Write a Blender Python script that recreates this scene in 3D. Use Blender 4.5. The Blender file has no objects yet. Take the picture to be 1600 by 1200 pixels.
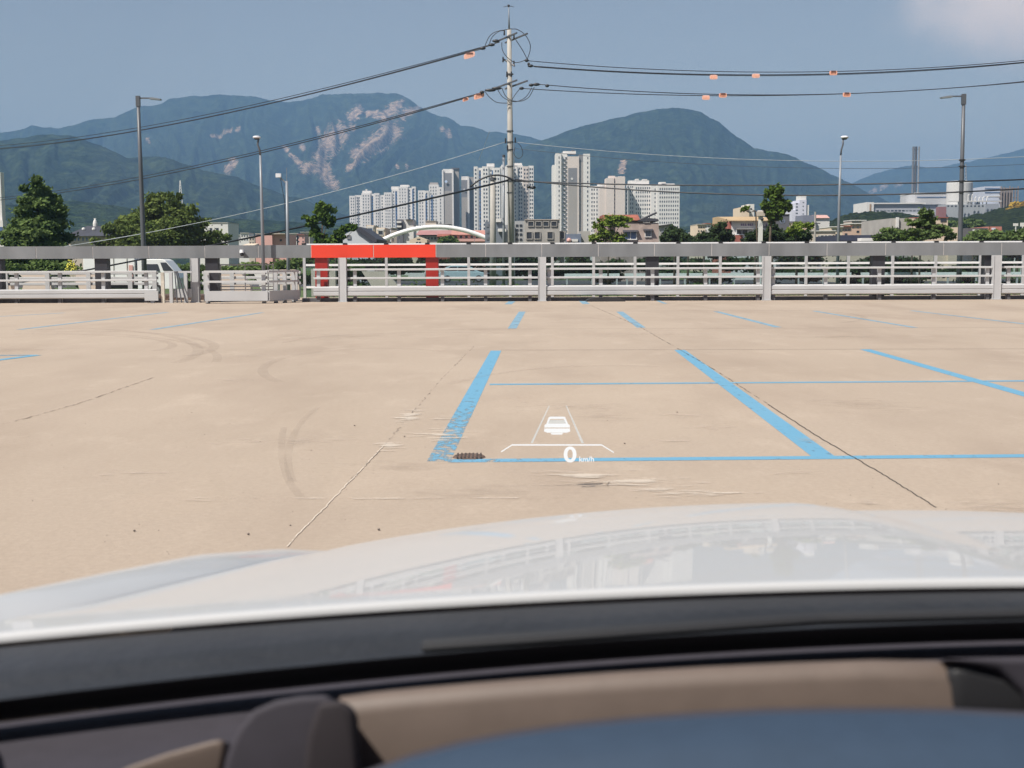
import bpy, bmesh, math, random
from mathutils import Vector, Matrix, noise
R = math.radians
random.seed(7)
SC = bpy.context.scene
COL = SC.collection

# ------------------------------------------------------------------ camera
FPX, IW, IH = 2000.0, 1600.0, 1200.0
PITCH, ROLL, CZ = math.atan(193 / FPX), R(0.22), 1.30
CAM = Vector((0, 0, CZ))
F_ = Vector((0, math.cos(PITCH), -math.sin(PITCH)))
_U = Vector((0, math.sin(PITCH), math.cos(PITCH)))
_R = Vector((1, 0, 0))
R_ = _R * math.cos(ROLL) - _U * math.sin(ROLL)
U_ = _U * math.cos(ROLL) + _R * math.sin(ROLL)
cd = bpy.data.cameras.new('camera'); cam = bpy.data.objects.new('camera', cd); COL.objects.link(cam)
cam.matrix_world = Matrix(((R_.x, U_.x, -F_.x, CAM.x), (R_.y, U_.y, -F_.y, CAM.y), (R_.z, U_.z, -F_.z, CAM.z), (0, 0, 0, 1)))
cd.sensor_width = 36; cd.lens = 36 * FPX / IW
cd.clip_start = 0.02; cd.clip_end = 40000
cd.dof.use_dof = True; cd.dof.focus_distance = 45; cd.dof.aperture_fstop = cd.lens / 4.6
SC.camera = cam

# ------------------------------------------------------------------ world, sun, exposure
SUN_DIR = Vector((-0.60, -0.52, 1.08)).normalized()
EL = math.asin(SUN_DIR.z); AZ = math.atan2(SUN_DIR.x, SUN_DIR.y)
W = bpy.data.worlds.new("World"); SC.world = W; W.use_nodes = True
nt = W.node_tree; bg = nt.nodes['Background']
sky = nt.nodes.new('ShaderNodeTexSky'); sky.sky_type = 'NISHITA'; sky.sun_disc = False
sky.sun_elevation = EL; sky.sun_rotation = AZ; sky.air_density = 1.0; sky.dust_density = 0.6; sky.ozone_density = 2.5
tint = nt.nodes.new('ShaderNodeMix'); tint.data_type = 'RGBA'; tint.blend_type = 'MULTIPLY'; tint.inputs[0].default_value = 1
tint.inputs[7].default_value = (0.87, 0.625, 0.49, 1)
nt.links.new(sky.outputs[0], tint.inputs[6])
# the one faint cloud, high up to the right
tc = nt.nodes.new('ShaderNodeTexCoord')
def ray(px, py): return F_ + R_ * ((px - IW / 2) / FPX) + U_ * ((IH / 2 - py) / FPX)
dist = nt.nodes.new('ShaderNodeVectorMath'); dist.operation = 'DISTANCE'
sc_ = nt.nodes.new('ShaderNodeMapping'); sc_.inputs['Scale'].default_value = (1, 1, 1.6)
cdv = ray(1610, -10).normalized(); dist.inputs[1].default_value = (cdv.x, cdv.y, cdv.z * 1.6)
nt.links.new(tc.outputs['Generated'], sc_.inputs[0]); nt.links.new(sc_.outputs[0], dist.inputs[0])
mr = nt.nodes.new('ShaderNodeMapRange'); mr.interpolation_type = 'SMOOTHSTEP'
mr.inputs[1].default_value = 0.105; mr.inputs[2].default_value = 0.02
ns = nt.nodes.new('ShaderNodeTexNoise'); ns.inputs['Scale'].default_value = 28; ns.inputs['Detail'].default_value = 6
nt.links.new(tc.outputs['Generated'], ns.inputs['Vector'])
ad = nt.nodes.new('ShaderNodeMath'); ad.operation = 'MULTIPLY_ADD'; ad.inputs[1].default_value = -0.07
nt.links.new(ns.outputs[0], ad.inputs[0]); ad.inputs[2].default_value = 0.035
ad2 = nt.nodes.new('ShaderNodeMath'); ad2.operation = 'ADD'
nt.links.new(dist.outputs['Value'], ad2.inputs[0]); nt.links.new(ad.outputs[0], ad2.inputs[1]); nt.links.new(ad2.outputs[0], mr.inputs[0])
cl = nt.nodes.new('ShaderNodeMix'); cl.data_type = 'RGBA'; cl.inputs[7].default_value = (5.6, 4.7, 4.3, 1)
m5 = nt.nodes.new('ShaderNodeMath'); m5.operation = 'MULTIPLY'; m5.inputs[1].default_value = 1.0
nt.links.new(mr.outputs[0], m5.inputs[0]); nt.links.new(m5.outputs[0], cl.inputs[0])
nt.links.new(tint.outputs[2], cl.inputs[6]); nt.links.new(cl.outputs[2], bg.inputs[0])
bg.inputs[1].default_value = 0.10
sd = bpy.data.lights.new('sun', 'SUN'); sd.energy = 4.3; sd.angle = R(0.5); sd.color = (1.0, 0.95, 0.88)
sun = bpy.data.objects.new('sun', sd); COL.objects.link(sun)
sun.rotation_euler = (-SUN_DIR).to_track_quat('-Z', 'Y').to_euler(); sun.location = (0, 0, 80)
SC.view_settings.view_transform = 'Standard'; SC.view_settings.look = 'None'
SC.view_settings.exposure = 0.95; SC.view_settings.gamma = 1.0
SC.render.engine = 'CYCLES'
SC.cycles.use_denoising = True
SC.cycles.max_bounces = 8; SC.cycles.transparent_max_bounces = 24; SC.cycles.volume_bounces = 0
SC.cycles.caustics_reflective = False; SC.cycles.caustics_refractive = False

# ------------------------------------------------------------------ helpers
def at(px, py, Y):
    d = ray(px, py); return CAM + d * (Y / d.y)
def gz(px, py, z=0.0):
    d = ray(px, py); return CAM + d * ((z - CZ) / d.z)
def zat(px, py, Y): return at(px, py, Y).z
def xat(px, Y, py=407): return at(px, py, Y).x
def proj(p):
    q = Vector(p) - CAM; w = q.dot(F_)
    return IW / 2 + FPX * q.dot(R_) / w, IH / 2 - FPX * q.dot(U_) / w

MATS = {}
def mat(name, c, rough=0.7, metal=0.0, var=0.12, scale=3.0, bump=0.0, bscale=None, coat=0.0, spec=0.5, detail=5, c2=None, stretch=None):
    if name in MATS: return MATS[name]
    m = bpy.data.materials.new(name); m.use_nodes = True; n = m.node_tree; b = n.nodes['Principled BSDF']
    b.inputs['Roughness'].default_value = rough; b.inputs['Metallic'].default_value = metal
    b.inputs['Specular IOR Level'].default_value = spec; b.inputs['Coat Weight'].default_value = coat
    b.inputs['Coat Roughness'].default_value = 0.022
    t = n.nodes.new('ShaderNodeTexCoord'); x = n.nodes.new('ShaderNodeTexNoise')
    x.inputs['Scale'].default_value = scale; x.inputs['Detail'].default_value = detail
    src = t.outputs['Object']
    if stretch:
        mp = n.nodes.new('ShaderNodeMapping'); mp.inputs['Scale'].default_value = stretch
        n.links.new(src, mp.inputs[0]); src = mp.outputs[0]
    n.links.new(src, x.inputs['Vector'])
    r = n.nodes.new('ShaderNodeMix'); r.data_type = 'RGBA'
    lo = c2 or tuple(v * (1 - var) for v in c); hi = c if c2 else tuple(min(1, v * (1 + var)) for v in c)
    r.inputs[6].default_value = (*lo, 1); r.inputs[7].default_value = (*hi, 1)
    mm = n.nodes.new('ShaderNodeMapRange'); mm.inputs[1].default_value = .3; mm.inputs[2].default_value = .7
    n.links.new(x.outputs[0], mm.inputs[0]); n.links.new(mm.outputs[0], r.inputs[0]); n.links.new(r.outputs[2], b.inputs['Base Color'])
    if bump:
        y = n.nodes.new('ShaderNodeTexNoise'); y.inputs['Scale'].default_value = bscale or scale * 6; y.inputs['Detail'].default_value = 6
        n.links.new(src, y.inputs['Vector'])
        bp = n.nodes.new('ShaderNodeBump'); bp.inputs['Strength'].default_value = bump; bp.inputs['Distance'].default_value = 0.05
        n.links.new(y.outputs[0], bp.inputs['Height']); n.links.new(bp.outputs[0], b.inputs['Normal'])
    MATS[name] = m; return m

def glass_mat(name, tintc, refl=1.0, rough=0.0):
    if name in MATS: return MATS[name]
    m = bpy.data.materials.new(name); m.use_nodes = True; n = m.node_tree; n.nodes.clear()
    o = n.nodes.new('ShaderNodeOutputMaterial'); a = n.nodes.new('ShaderNodeBsdfTransparent'); g = n.nodes.new('ShaderNodeBsdfGlossy')
    a.inputs[0].default_value = (*tintc, 1); g.inputs['Roughness'].default_value = rough
    f = n.nodes.new('ShaderNodeFresnel'); f.inputs[0].default_value = 1.5
    k = n.nodes.new('ShaderNodeMath'); k.operation = 'MULTIPLY'; k.inputs[1].default_value = refl
    s = n.nodes.new('ShaderNodeMixShader'); n.links.new(f.outputs[0], k.inputs[0]); n.links.new(k.outputs[0], s.inputs[0])
    n.links.new(a.outputs[0], s.inputs[1]); n.links.new(g.outputs[0], s.inputs[2]); n.links.new(s.outputs[0], o.inputs[0])
    MATS[name] = m; return m

def worn_mat(name, c, cover=0.5, scale=6.0, amp=0.35, rough=0.7, soft=0.08, maxa=1.0, stretch=(1, 1, 1)):
    """paint or stain that has flaked: transparent where a noise falls under the threshold"""
    if name in MATS: return MATS[name]
    m = bpy.data.materials.new(name); m.use_nodes = True; n = m.node_tree; b = n.nodes['Principled BSDF']; o = n.nodes['Material Output']
    b.inputs['Base Color'].default_value = (*c, 1); b.inputs['Roughness'].default_value = rough
    t = n.nodes.new('ShaderNodeTexCoord'); mp = n.nodes.new('ShaderNodeMapping'); mp.inputs['Scale'].default_value = stretch
    x = n.nodes.new('ShaderNodeTexNoise'); x.inputs['Scale'].default_value = scale; x.inputs['Detail'].default_value = 9; x.inputs['Roughness'].default_value = .65
    n.links.new(t.outputs['Object'], mp.inputs[0]); n.links.new(mp.outputs[0], x.inputs['Vector'])
    r = n.nodes.new('ShaderNodeMapRange'); th = 0.5 + (0.5 - cover) * amp
    r.inputs[1].default_value = th - soft; r.inputs[2].default_value = th + soft; r.inputs[4].default_value = maxa
    n.links.new(x.outputs[0], r.inputs[0])
    a = n.nodes.new('ShaderNodeBsdfTransparent'); s = n.nodes.new('ShaderNodeMixShader')
    # wear attribute: 0 fresh, 1 gone
    at_ = n.nodes.new('ShaderNodeAttribute'); at_.attribute_name = 'wear'
    sub = n.nodes.new('ShaderNodeMath'); sub.operation = 'MULTIPLY_ADD'; sub.inputs[1].default_value = -0.32
    n.links.new(at_.outputs['Fac'], sub.inputs[0]); n.links.new(x.outputs[0], sub.inputs[2]); n.links.new(sub.outputs[0], r.inputs[0])
    n.links.new(r.outputs[0], s.inputs[0]); n.links.new(a.outputs[0], s.inputs[1]); n.links.new(b.outputs[0], s.inputs[2])
    n.links.new(s.outputs[0], o.inputs[0]); MATS[name] = m; return m

class MB:
    def __init__(s): s.v = []; s.f = []
    def quad(s, a, b, c, d):
        k = len(s.v); s.v += [tuple(a), tuple(b), tuple(c), tuple(d)]; s.f.append((k, k + 1, k + 2, k + 3)); return s
    def poly(s, pts):
        k = len(s.v); s.v += [tuple(p) for p in pts]; s.f.append(tuple(range(k, k + len(pts)))); return s
    def box(s, x0, x1, y0, y1, z0, z1):
        k = len(s.v)
        s.v += [(x, y, z) for z in (z0, z1) for y in (y0, y1) for x in (x0, x1)]
        s.f += [tuple(k + i for i in q) for q in ((0, 2, 3, 1), (4, 5, 7, 6), (0, 1, 5, 4), (2, 6, 7, 3), (0, 4, 6, 2), (1, 3, 7, 5))]; return s
    def prism(s, prof, x0, x1):      # profile in (y,z), extruded along x
        k = len(s.v); n = len(prof)
        s.v += [(x0, y, z) for y, z in prof] + [(x1, y, z) for y, z in prof]
        s.f += [tuple(range(k, k + n)), tuple(range(k + 2 * n - 1, k + n - 1, -1))]
        s.f += [(k + i, k + n + i, k + n + (i + 1) % n, k + (i + 1) % n) for i in range(n)]; return s
    def prismy(s, prof, y0, y1):     # profile in (x,z), extruded along y
        k = len(s.v); n = len(prof)
        s.v += [(x, y0, z) for x, z in prof] + [(x, y1, z) for x, z in prof]
        s.f += [tuple(range(k, k + n)), tuple(range(k + 2 * n - 1, k + n - 1, -1))]
        s.f += [(k + i, k + n + i, k + n + (i + 1) % n, k + (i + 1) % n) for i in range(n)]; return s
    def tube(s, pts, r, n=8, cap=True):
        pts = [Vector(p) for p in pts]; rr = r if isinstance(r, (list, tuple)) else [r] * len(pts)
        k = len(s.v); up = None
        for i, p in enumerate(pts):
            d = (pts[min(i + 1, len(pts) - 1)] - pts[max(i - 1, 0)]).normalized()
            if up is None: up = d.orthogonal().normalized()
            a = (up - d * up.dot(d)).normalized(); up = a; b = d.cross(a)
            for j in range(n):
                t = 2 * math.pi * j / n; s.v.append(tuple(p + (a * math.cos(t) + b * math.sin(t)) * rr[i]))
        for i in range(len(pts) - 1):
            for j in range(n):
                j2 = (j + 1) % n; s.f.append((k + i * n + j, k + i * n + j2, k + (i + 1) * n + j2, k + (i + 1) * n + j))
        if cap:
            s.f.append(tuple(k + j for j in reversed(range(n)))); e = k + (len(pts) - 1) * n; s.f.append(tuple(e + j for j in range(n)))
        return s
    def ball(s, c, r, nu=10, nv=6):
        c = Vector(c); rx, ry, rz = r if isinstance(r, (list, tuple)) else (r, r, r); k = len(s.v)
        for i in range(nv + 1):
            a = math.pi * i / nv
            for j in range(nu):
                b = 2 * math.pi * j / nu; s.v.append((c.x + rx * math.sin(a) * math.cos(b), c.y + ry * math.sin(a) * math.sin(b), c.z + rz * math.cos(a)))
        for i in range(nv):
            for j in range(nu): j2 = (j + 1) % nu; s.f.append((k + i * nu + j, k + (i + 1) * nu + j, k + (i + 1) * nu + j2, k + i * nu + j2))
        return s
    def grid(s, rows):
        k = len(s.v); n = len(rows[0])
        for r in rows: s.v += [tuple(p) for p in r]
        for i in range(len(rows) - 1):
            for j in range(n - 1): s.f.append((k + i * n + j, k + i * n + j + 1, k + (i + 1) * n + j + 1, k + (i + 1) * n + j))
        return s
    def build(s, name, m, parent=None, smooth=False, bevel=0, loc=None):
        me = bpy.data.meshes.new(name); vs = s.v
        if loc is not None: L = Vector(loc); vs = [tuple(Vector(v) - L) for v in vs]
        me.from_pydata(vs, [], s.f); me.update()
        if m: me.materials.append(m)
        if smooth:
            for p in me.polygons: p.use_smooth = True
        o = bpy.data.objects.new(name, me); COL.objects.link(o)
        if loc is not None: o.location = loc
        if parent:
            o.parent = parent; 
            if parent.type == 'EMPTY' or True:
                base = parent_world(parent)
                o.location = (Vector(loc) if loc is not None else Vector((0, 0, 0))) - base if loc is not None else -base
        if bevel:
            b = o.modifiers.new('bevel', 'BEVEL'); b.width = bevel; b.segments = 2; b.limit_method = 'ANGLE'
        return o
def parent_world(p):
    v = Vector((0, 0, 0))
    while p: v += p.location; p = p.parent
    return v
def tag(o, label, cat, group=None):
    o['label'] = label; o['category'] = cat
    if group: o['group'] = group
    return o
def thing(name, label, cat, loc=(0, 0, 0), group=None):
    o = bpy.data.objects.new(name, None); COL.objects.link(o); o.location = loc; o.empty_display_size = .3
    return tag(o, label, cat, group)
def struct(o, kind='structure'): o['kind'] = kind; return o

GZ = -0.60            # level of the land beyond the deck
FY = 41.0             # the guard fence line

# ------------------------------------------------------------------ ground, deck, road
struct(MB().quad((-12000, -3000, GZ), (12000, -3000, GZ), (12000, 16000, GZ), (-12000, 16000, GZ)).build('ground',
    mat('grassland', (.085, .12, .035), .95, var=.4, scale=.35, bump=.6, bscale=6, c2=(.045, .075, .022))))
def deck_mat():
    m = bpy.data.materials.new('deck_concrete'); m.use_nodes = True; n = m.node_tree; b = n.nodes['Principled BSDF']
    b.inputs['Roughness'].default_value = .82; b.inputs['Specular IOR Level'].default_value = .3
    t = n.nodes.new('ShaderNodeTexCoord')
    def nz(scale, detail, sx=(1, 1, 1), rough=.55):
        mp = n.nodes.new('ShaderNodeMapping'); mp.inputs['Scale'].default_value = sx; n.links.new(t.outputs['Object'], mp.inputs[0])
        x = n.nodes.new('ShaderNodeTexNoise'); x.inputs['Scale'].default_value = scale; x.inputs['Detail'].default_value = detail; x.inputs['Roughness'].default_value = rough
        n.links.new(mp.outputs[0], x.inputs['Vector']); return x.outputs[0]
    def mr_(s, a, b_, c=0., d=1.):
        r = n.nodes.new('ShaderNodeMapRange'); r.inputs[1].default_value = a; r.inputs[2].default_value = b_; r.inputs[3].default_value = c; r.inputs[4].default_value = d
        n.links.new(s, r.inputs[0]); return r.outputs[0]
    def mix(f, a, b_, blend='MIX'):
        q = n.nodes.new('ShaderNodeMix'); q.data_type = 'RGBA'; q.blend_type = blend
        if isinstance(f, float): q.inputs[0].default_value = f
        else: n.links.new(f, q.inputs[0])
        for i, v in ((6, a), (7, b_)):
            if isinstance(v, tuple): q.inputs[i].default_value = (*v, 1)
            else: n.links.new(v, q.inputs[i])
        return q.outputs[2]
    big = mr_(nz(.12, 4), .3, .7); c = mix(big, (.362, .291, .226), (.428, .348, .272))
    c = mix(mr_(nz(.55, 8, (1, .35, 1), .62), .46, .72, 0, .9), c, (.31, .243, .187))
    c = mix(mr_(nz(1.4, 10, (1, .5, 1), .7), .54, .68, 0, .55), c, (.47, .385, .305))
    c = mix(mr_(nz(26, 6, (1, 1, 1), .7), .35, .65, 0, .42), c, (.28, .222, .172))
    c = mix(mr_(nz(60, 3), .66, .72, 0, .5), c, (.20, .16, .125))
    n.links.new(c, b.inputs['Base Color'])
    bp = n.nodes.new('ShaderNodeBump'); bp.inputs['Strength'].default_value = .25; bp.inputs['Distance'].default_value = .01
    n.links.new(nz(45, 6), bp.inputs['Height']); n.links.new(bp.outputs[0], b.inputs['Normal'])
    return m
struct(MB().box(-70, 70, -30, 46.2, -0.9, 0).build('concrete_deck', deck_mat()))
struct(MB().quad((-300, 96, GZ + .01), (300, 96, GZ + .01), (300, 122, GZ + .01), (-300, 122, GZ + .01)).build('road', mat('asphalt', (.06, .06, .065), .9, var=.2, scale=2, bump=.3)))
struct(MB().box(-45, -9.3, 43.6, 46.0, 0.002, .16).build('ballast_strip', mat('rust_ballast', (.16, .10, .075), .95, var=.5, scale=14, bump=1, bscale=30, c2=(.05, .035, .03))), 'stuff')

LIFT = [0.0]
def strip(name, pts, w0, w1, m, z=.004, wear=None, n=1):
    """a strip lying on the deck through ground points; w in metres at start / end"""
    LIFT[0] += .00012; z = .0012 + LIFT[0]
    P = [Vector((p[0], p[1], z)) for p in pts]; mb = MB(); rows = []
    L = len(P)
    for i, p in enumerate(P):
        d = (P[min(i + 1, L - 1)] - P[max(i - 1, 0)]).normalized(); nn = Vector((-d.y, d.x, 0)); w = w0 + (w1 - w0) * i / (L - 1)
        rows.append([p + nn * w / 2, p - nn * w / 2])
    mb.grid(rows); o = mb.build(name, m)
    me = o.data; a = me.attributes.new('wear', 'FLOAT', 'POINT')
    for i in range(L):
        wv = wear[i] if wear else 0.0
        a.data[2 * i].value = wv; a.data[2 * i + 1].value = wv
    return struct(o)
def gl(px0, py0, px1, py1, n=8):
    a, b = gz(px0, py0), gz(px1, py1); return [a.lerp(b, i / n) for i in range(n + 1)]
BLUE = worn_mat('blue_road_paint', (.125, .31, .445), cover=1.1, scale=13, rough=.6, stretch=(1, .5, 1))
BLUEF = worn_mat('faded_blue_paint', (.20, .36, .47), cover=1.0, scale=4, rough=.7, soft=.15, maxa=.85)
def pl(x0, y0, x1, y1, w, m=BLUE, w2=None, wear=None, n=10):
    return strip('parking_line', gl(x0, y0, x1, y1, n), w, w2 or w, m, wear=[max(.13, v * .72) for v in (wear or [.13] * (n + 1))])
pl(775, 548, 685, 721, .155, wear=[0, 0, 0, 0, 0.05, .1, .25, .5, .75, .85, .95])
pl(1062, 547, 1290, 716, .155, wear=[0] * 8 + [.05, .12, .3])
pl(1352, 546, 1790, 670, .155)
pl(700, 720.3, 2100, 708, .135, wear=[.75, .35, .15, .1, .1, .15, .1, .1, .1, .1, .1])
pl(765, 600.8, 2100, 592, .13, wear=[.2] * 11)
pl(816, 487, 800, 513.5, .17, BLUEF); pl(968, 487, 1002, 512, .17, BLUEF); pl(1118, 486.5, 1216, 511.5, .14, BLUEF)
pl(1272, 486, 1430, 512, .12, BLUEF); pl(1424, 485.5, 1650, 512, .12, BLUEF)
pl(800, 471, 794, 475.5, .22, BLUEF); pl(910, 470.5, 916, 475, .22, BLUEF); pl(1028, 470, 1040, 474.5, .12, BLUEF)
pl(410, 488.5, 238, 515, .13, BLUEF); pl(262, 488, 30, 515, .13, BLUEF); pl(100, 489, -60, 498, .12, BLUEF)
pl(58, 555, -100, 575, .15, BLUE, n=6); pl(58, 555, -100, 556.5, .08, BLUE, n=6)
JOINT = worn_mat('deck_joint', (.17, .135, .105), cover=.9, scale=9, soft=.2, maxa=.8)
CRACK = worn_mat('deck_crack', (.10, .08, .06), cover=.42, scale=4, soft=.07, maxa=.75)
PALE = worn_mat('pale_scrape', (.62, .54, .45), cover=.55, scale=9, soft=.06, maxa=.85)
TYRE = worn_mat('tyre_mark', (.26, .205, .16), cover=.8, scale=2.5, soft=.3, maxa=.11)
strip('deck_joint', gl(783, 547.2, 2100, 544, 12), .03, .03, JOINT)
strip('deck_joint', gl(700, 514.6, 2000, 510.5, 12), .03, .03, JOINT)
strip('deck_joint', gl(790, 486.5, 2000, 483, 12), .05, .05, worn_mat('faint_joint', (.25, .2, .16), cover=.8, soft=.3, maxa=.5))
def wob(pp, amp=.02, n=60):
    pts = []
    for (a, b) in zip(pp[:-1], pp[1:]):
        A, B = gz(*a), gz(*b)
        for i in range(n): pts.append(A.lerp(B, i / n) + Vector((random.uniform(-amp, amp), 0, 0)))
    return pts
strip('deck_crack', wob([(925, 478), (1000, 511), (1120, 580), (1200, 632)], .006, 40), .026, .014, CRACK)
strip('deck_crack', wob([(1200, 632), (1280, 684), (1380, 742), (1465, 795)], .005, 40), .010, .006, worn_mat('open_crack', (.04, .03, .025), cover=1.2, scale=5, soft=.05))
strip('deck_crack', wob([(742, 540), (690, 592), (640, 650), (600, 697)], .01, 40), .014, .012, worn_mat('faint_crack2', (.16, .125, .10), cover=.3, scale=5, soft=.08, maxa=.6))
strip('deck_crack', wob([(600, 697), (540, 760), (445, 858)], .005, 40), .007, .006, worn_mat('chalky_crack', (.60, .52, .43), cover=.8, scale=5, soft=.1))
strip('deck_crack', wob([(598, 700), (541, 758)], .008, 30), .005, .004, CRACK, z=.008)
strip('deck_crack', wob([(240, 590), (120, 632), (0, 665)], .012, 30), .03, .02, worn_mat('faint_crack', (.22, .17, .13), cover=.5, scale=4, soft=.1, maxa=.6))
strip('deck_crack', wob([(300, 779), (560, 780), (820, 779)], .01, 40), .03, .03, worn_mat('faint_pale_line', (.6, .52, .43), cover=.3, scale=5, soft=.1, maxa=.8))
def patch(px, py, rx, ry, m, z=.003, seed=0):
    c = gz(px, py); pts = []; rnd = random.Random(seed); LIFT[0] += .00012; z = .0012 + LIFT[0]
    ax = (gz(px + rx, py) - c).length; ay = (gz(px, py - ry) - c).length
    n = 22; mb = MB(); me_v = [tuple((c.x, c.y, z))]; ring = []
    for i in range(n):
        a = 2 * math.pi * i / n; k = .8 + .35 * rnd.random(); ring.append((c.x + ax * k * math.cos(a), c.y + ay * k * math.sin(a), z))
    mb.v = me_v + ring; mb.f = [(0, 1 + i, 1 + (i + 1) % n) for i in range(n)]
    o = mb.build('worn_patch', m); at_ = o.data.attributes.new('wear', 'FLOAT', 'POINT')
    for i in range(n + 1): at_.data[i].value = 0 if i == 0 else 1.1
    return struct(o)
SCUFF = worn_mat('pale_scuffed_concrete', (.60, .52, .43), cover=.62, scale=5, soft=.07, maxa=.75, stretch=(.6, 2.0, 1))
for i, (x, y, rx, ry) in enumerate([(1000, 755, 230, 22), (900, 742, 180, 16), (1090, 772, 150, 12), (690, 680, 95, 22), (610, 697, 60, 22), (640, 650, 50, 26), (700, 655, 70, 10),
                                    (1100, 668, 130, 10), (450, 690, 260, 16), (1250, 740, 120, 10), (330, 783, 180, 6), (210, 740, 160, 12), (1050, 690, 90, 8)]):
    patch(x, y, rx, ry, SCUFF if i < 7 else worn_mat('faint_scuff', (.50, .42, .34), cover=.5, scale=11, soft=.08, maxa=.35, stretch=(.5, 1.6, 1)), z=.0025 + .0012 * (i % 3), seed=i)
FAINTD = worn_mat('faint_dark_stain', (.24, .185, .14), cover=.45, scale=7, soft=.2, maxa=.22, stretch=(.5, 1.4, 1))
rs = random.Random(11)
for i in range(16):
    y_ = rs.uniform(500, 800); patch(rs.uniform(0, 1600), y_, rs.uniform(60, 220), rs.uniform(.04, .09) * (y_ - 407), FAINTD if i % 2 else MATS['faint_scuff'], seed=20 + i)
def arc(cx, cy, rx, ry, a0, a1, w):
    return strip('tyre_mark', [gz(cx + rx * math.cos(R(a0 + (a1 - a0) * i / 40)), cy + ry * math.sin(R(a0 + (a1 - a0) * i / 40))) for i in range(41)], w, w, TYRE, z=.0065)
arc(150, 542, 185, 24, -110, 40, .16); arc(120, 548, 190, 34, -110, 35, .16); arc(60, 540, 210, 18, -100, 30, .14); arc(90, 560, 250, 40, -70, 10, .12)
arc(600, 580, 190, 35, 150, 300, .12); arc(950, 640, 300, 68, 215, 285, .10); arc(500, 700, 60, 90, 120, 200, .05); arc(1250, 497, 100, 10, -70, 50, .14)
arc(700, 540, 260, 20, 190, 290, .12); arc(560, 720, 110, 100, 160, 235, .05)
for i in range(70):      # grit and small stones on the deck
    pass
gr = MB(); rnd = random.Random(3)
for i in range(260):
    p = gz(rnd.uniform(-40, 1640), rnd.uniform(560, 900)); r = rnd.uniform(.001, .0035) * (1.6 if rnd.random() < .1 else 1)
    gr.ball((p.x, p.y, r * .5), (r, r, r * .6), 5, 3)
for x, y in [(210, 831), (388, 836), (592, 829), (871, 809), (1058, 645), (976, 694), (554, 666), (632, 683)]:
    p = gz(x, y); gr.ball((p.x, p.y, .006), (.007, .007, .005), 6, 4)
struct(gr.build('grit', mat('grit', (.16, .13, .11), .9, var=.5, scale=8)), 'stuff')
# corroded drain grating
p = gz(733, 714.3); d = thing('floor_drain', 'rusty floor drain at the near corner of the blue bay', 'drain', (p.x, p.y, 0))
rw = (gz(758, 714) - gz(708, 714)).x / 2
MB().tube([(p.x, p.y, .0), (p.x, p.y, .012)], [rw * 1.05, rw * .9], 24).build('rim', mat('drain_rust', (.10, .065, .05), .9, var=.5, scale=20), d)
for i in range(7):
    xx = (i - 3) * rw * .24; hh = math.sqrt(max(.01, (rw * .78) ** 2 - xx * xx))
    MB().box(p.x + xx - .005, p.x + xx + .005, p.y - hh, p.y + hh, .0122, .015).build('bar', mat('drain_dark', (.05, .035, .03), .9, var=.4, scale=20), d)
# dark shadow at the kerb, built as a hump
q = at(945, 468, FY - .35)

# ------------------------------------------------------------------ fences at the deck edge
STEEL = mat('painted_steel', (.44, .44, .445), .55, var=.06, scale=1.2, stretch=(1, 1, 1))
STEELL = mat('bright_steel_rail', (.50, .50, .50), .5, var=.06, scale=2)
DARKCOL = mat('dark_cladding', (.026, .026, .032), .5, var=.1, scale=1)
FASC = mat('grey_cladding', (.185, .192, .20), .42, var=.16, scale=1.1, bump=.03, stretch=(1.6, 1, .5))
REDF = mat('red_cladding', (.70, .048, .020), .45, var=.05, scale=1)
REDC = mat('red_column_shaded', (.32, .016, .010), .45, var=.06, scale=1)  # red cladding darkened: shade under the beam put into the colour
SEAM = mat('pale_seam', (.55, .52, .50), .7, var=.1)
BLACKP = mat('black_plastic', (.02, .02, .022), .5, var=.1)
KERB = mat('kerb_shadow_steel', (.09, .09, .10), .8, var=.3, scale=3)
def zF(py, Y=FY): return CZ - (py - 407) / FPX * Y * 1.0 + 0
def xF(px, Y=FY): return (px - IW / 2) / FPX * Y / math.cos(0)
# exact inverse of the projection on a plane of constant depth, without the roll term
def X(px, Y=FY, py=430): return at(px, py, Y).x
def Z(py, Y=FY): return at(800, py, Y).z

YB = FY + .45
portal = thing('cladding_beam', 'long grey clad beam on dark columns with a red gateway section', 'beam', (0, YB, 0))
joints = [-380, -290, -203, -115, -27, 61, 149, 236, 323, 406, 488, 585, 682, 759, 846, 934, 1021, 1110, 1199, 1289, 1380, 1470, 1560, 1650, 1740, 1830]
zt, zb = Z(382), Z(401.6)
for a, b in zip(joints[:-1], joints[1:]):
    red = a in (488, 585)
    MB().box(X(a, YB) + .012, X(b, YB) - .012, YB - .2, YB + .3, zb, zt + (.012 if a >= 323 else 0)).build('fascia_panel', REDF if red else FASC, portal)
MB().box(X(-380, YB), X(1830, YB), YB - .19, YB + .29, zb + .01, zt - .01).build('beam_core', SEAM, portal)
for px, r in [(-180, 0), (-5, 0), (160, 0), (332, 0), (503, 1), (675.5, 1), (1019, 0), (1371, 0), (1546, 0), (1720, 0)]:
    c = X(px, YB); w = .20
    MB().box(c - w, c + w, YB - .12, YB + .22, 0, zb).build('column', REDC if r else DARKCOL, portal)

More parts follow.
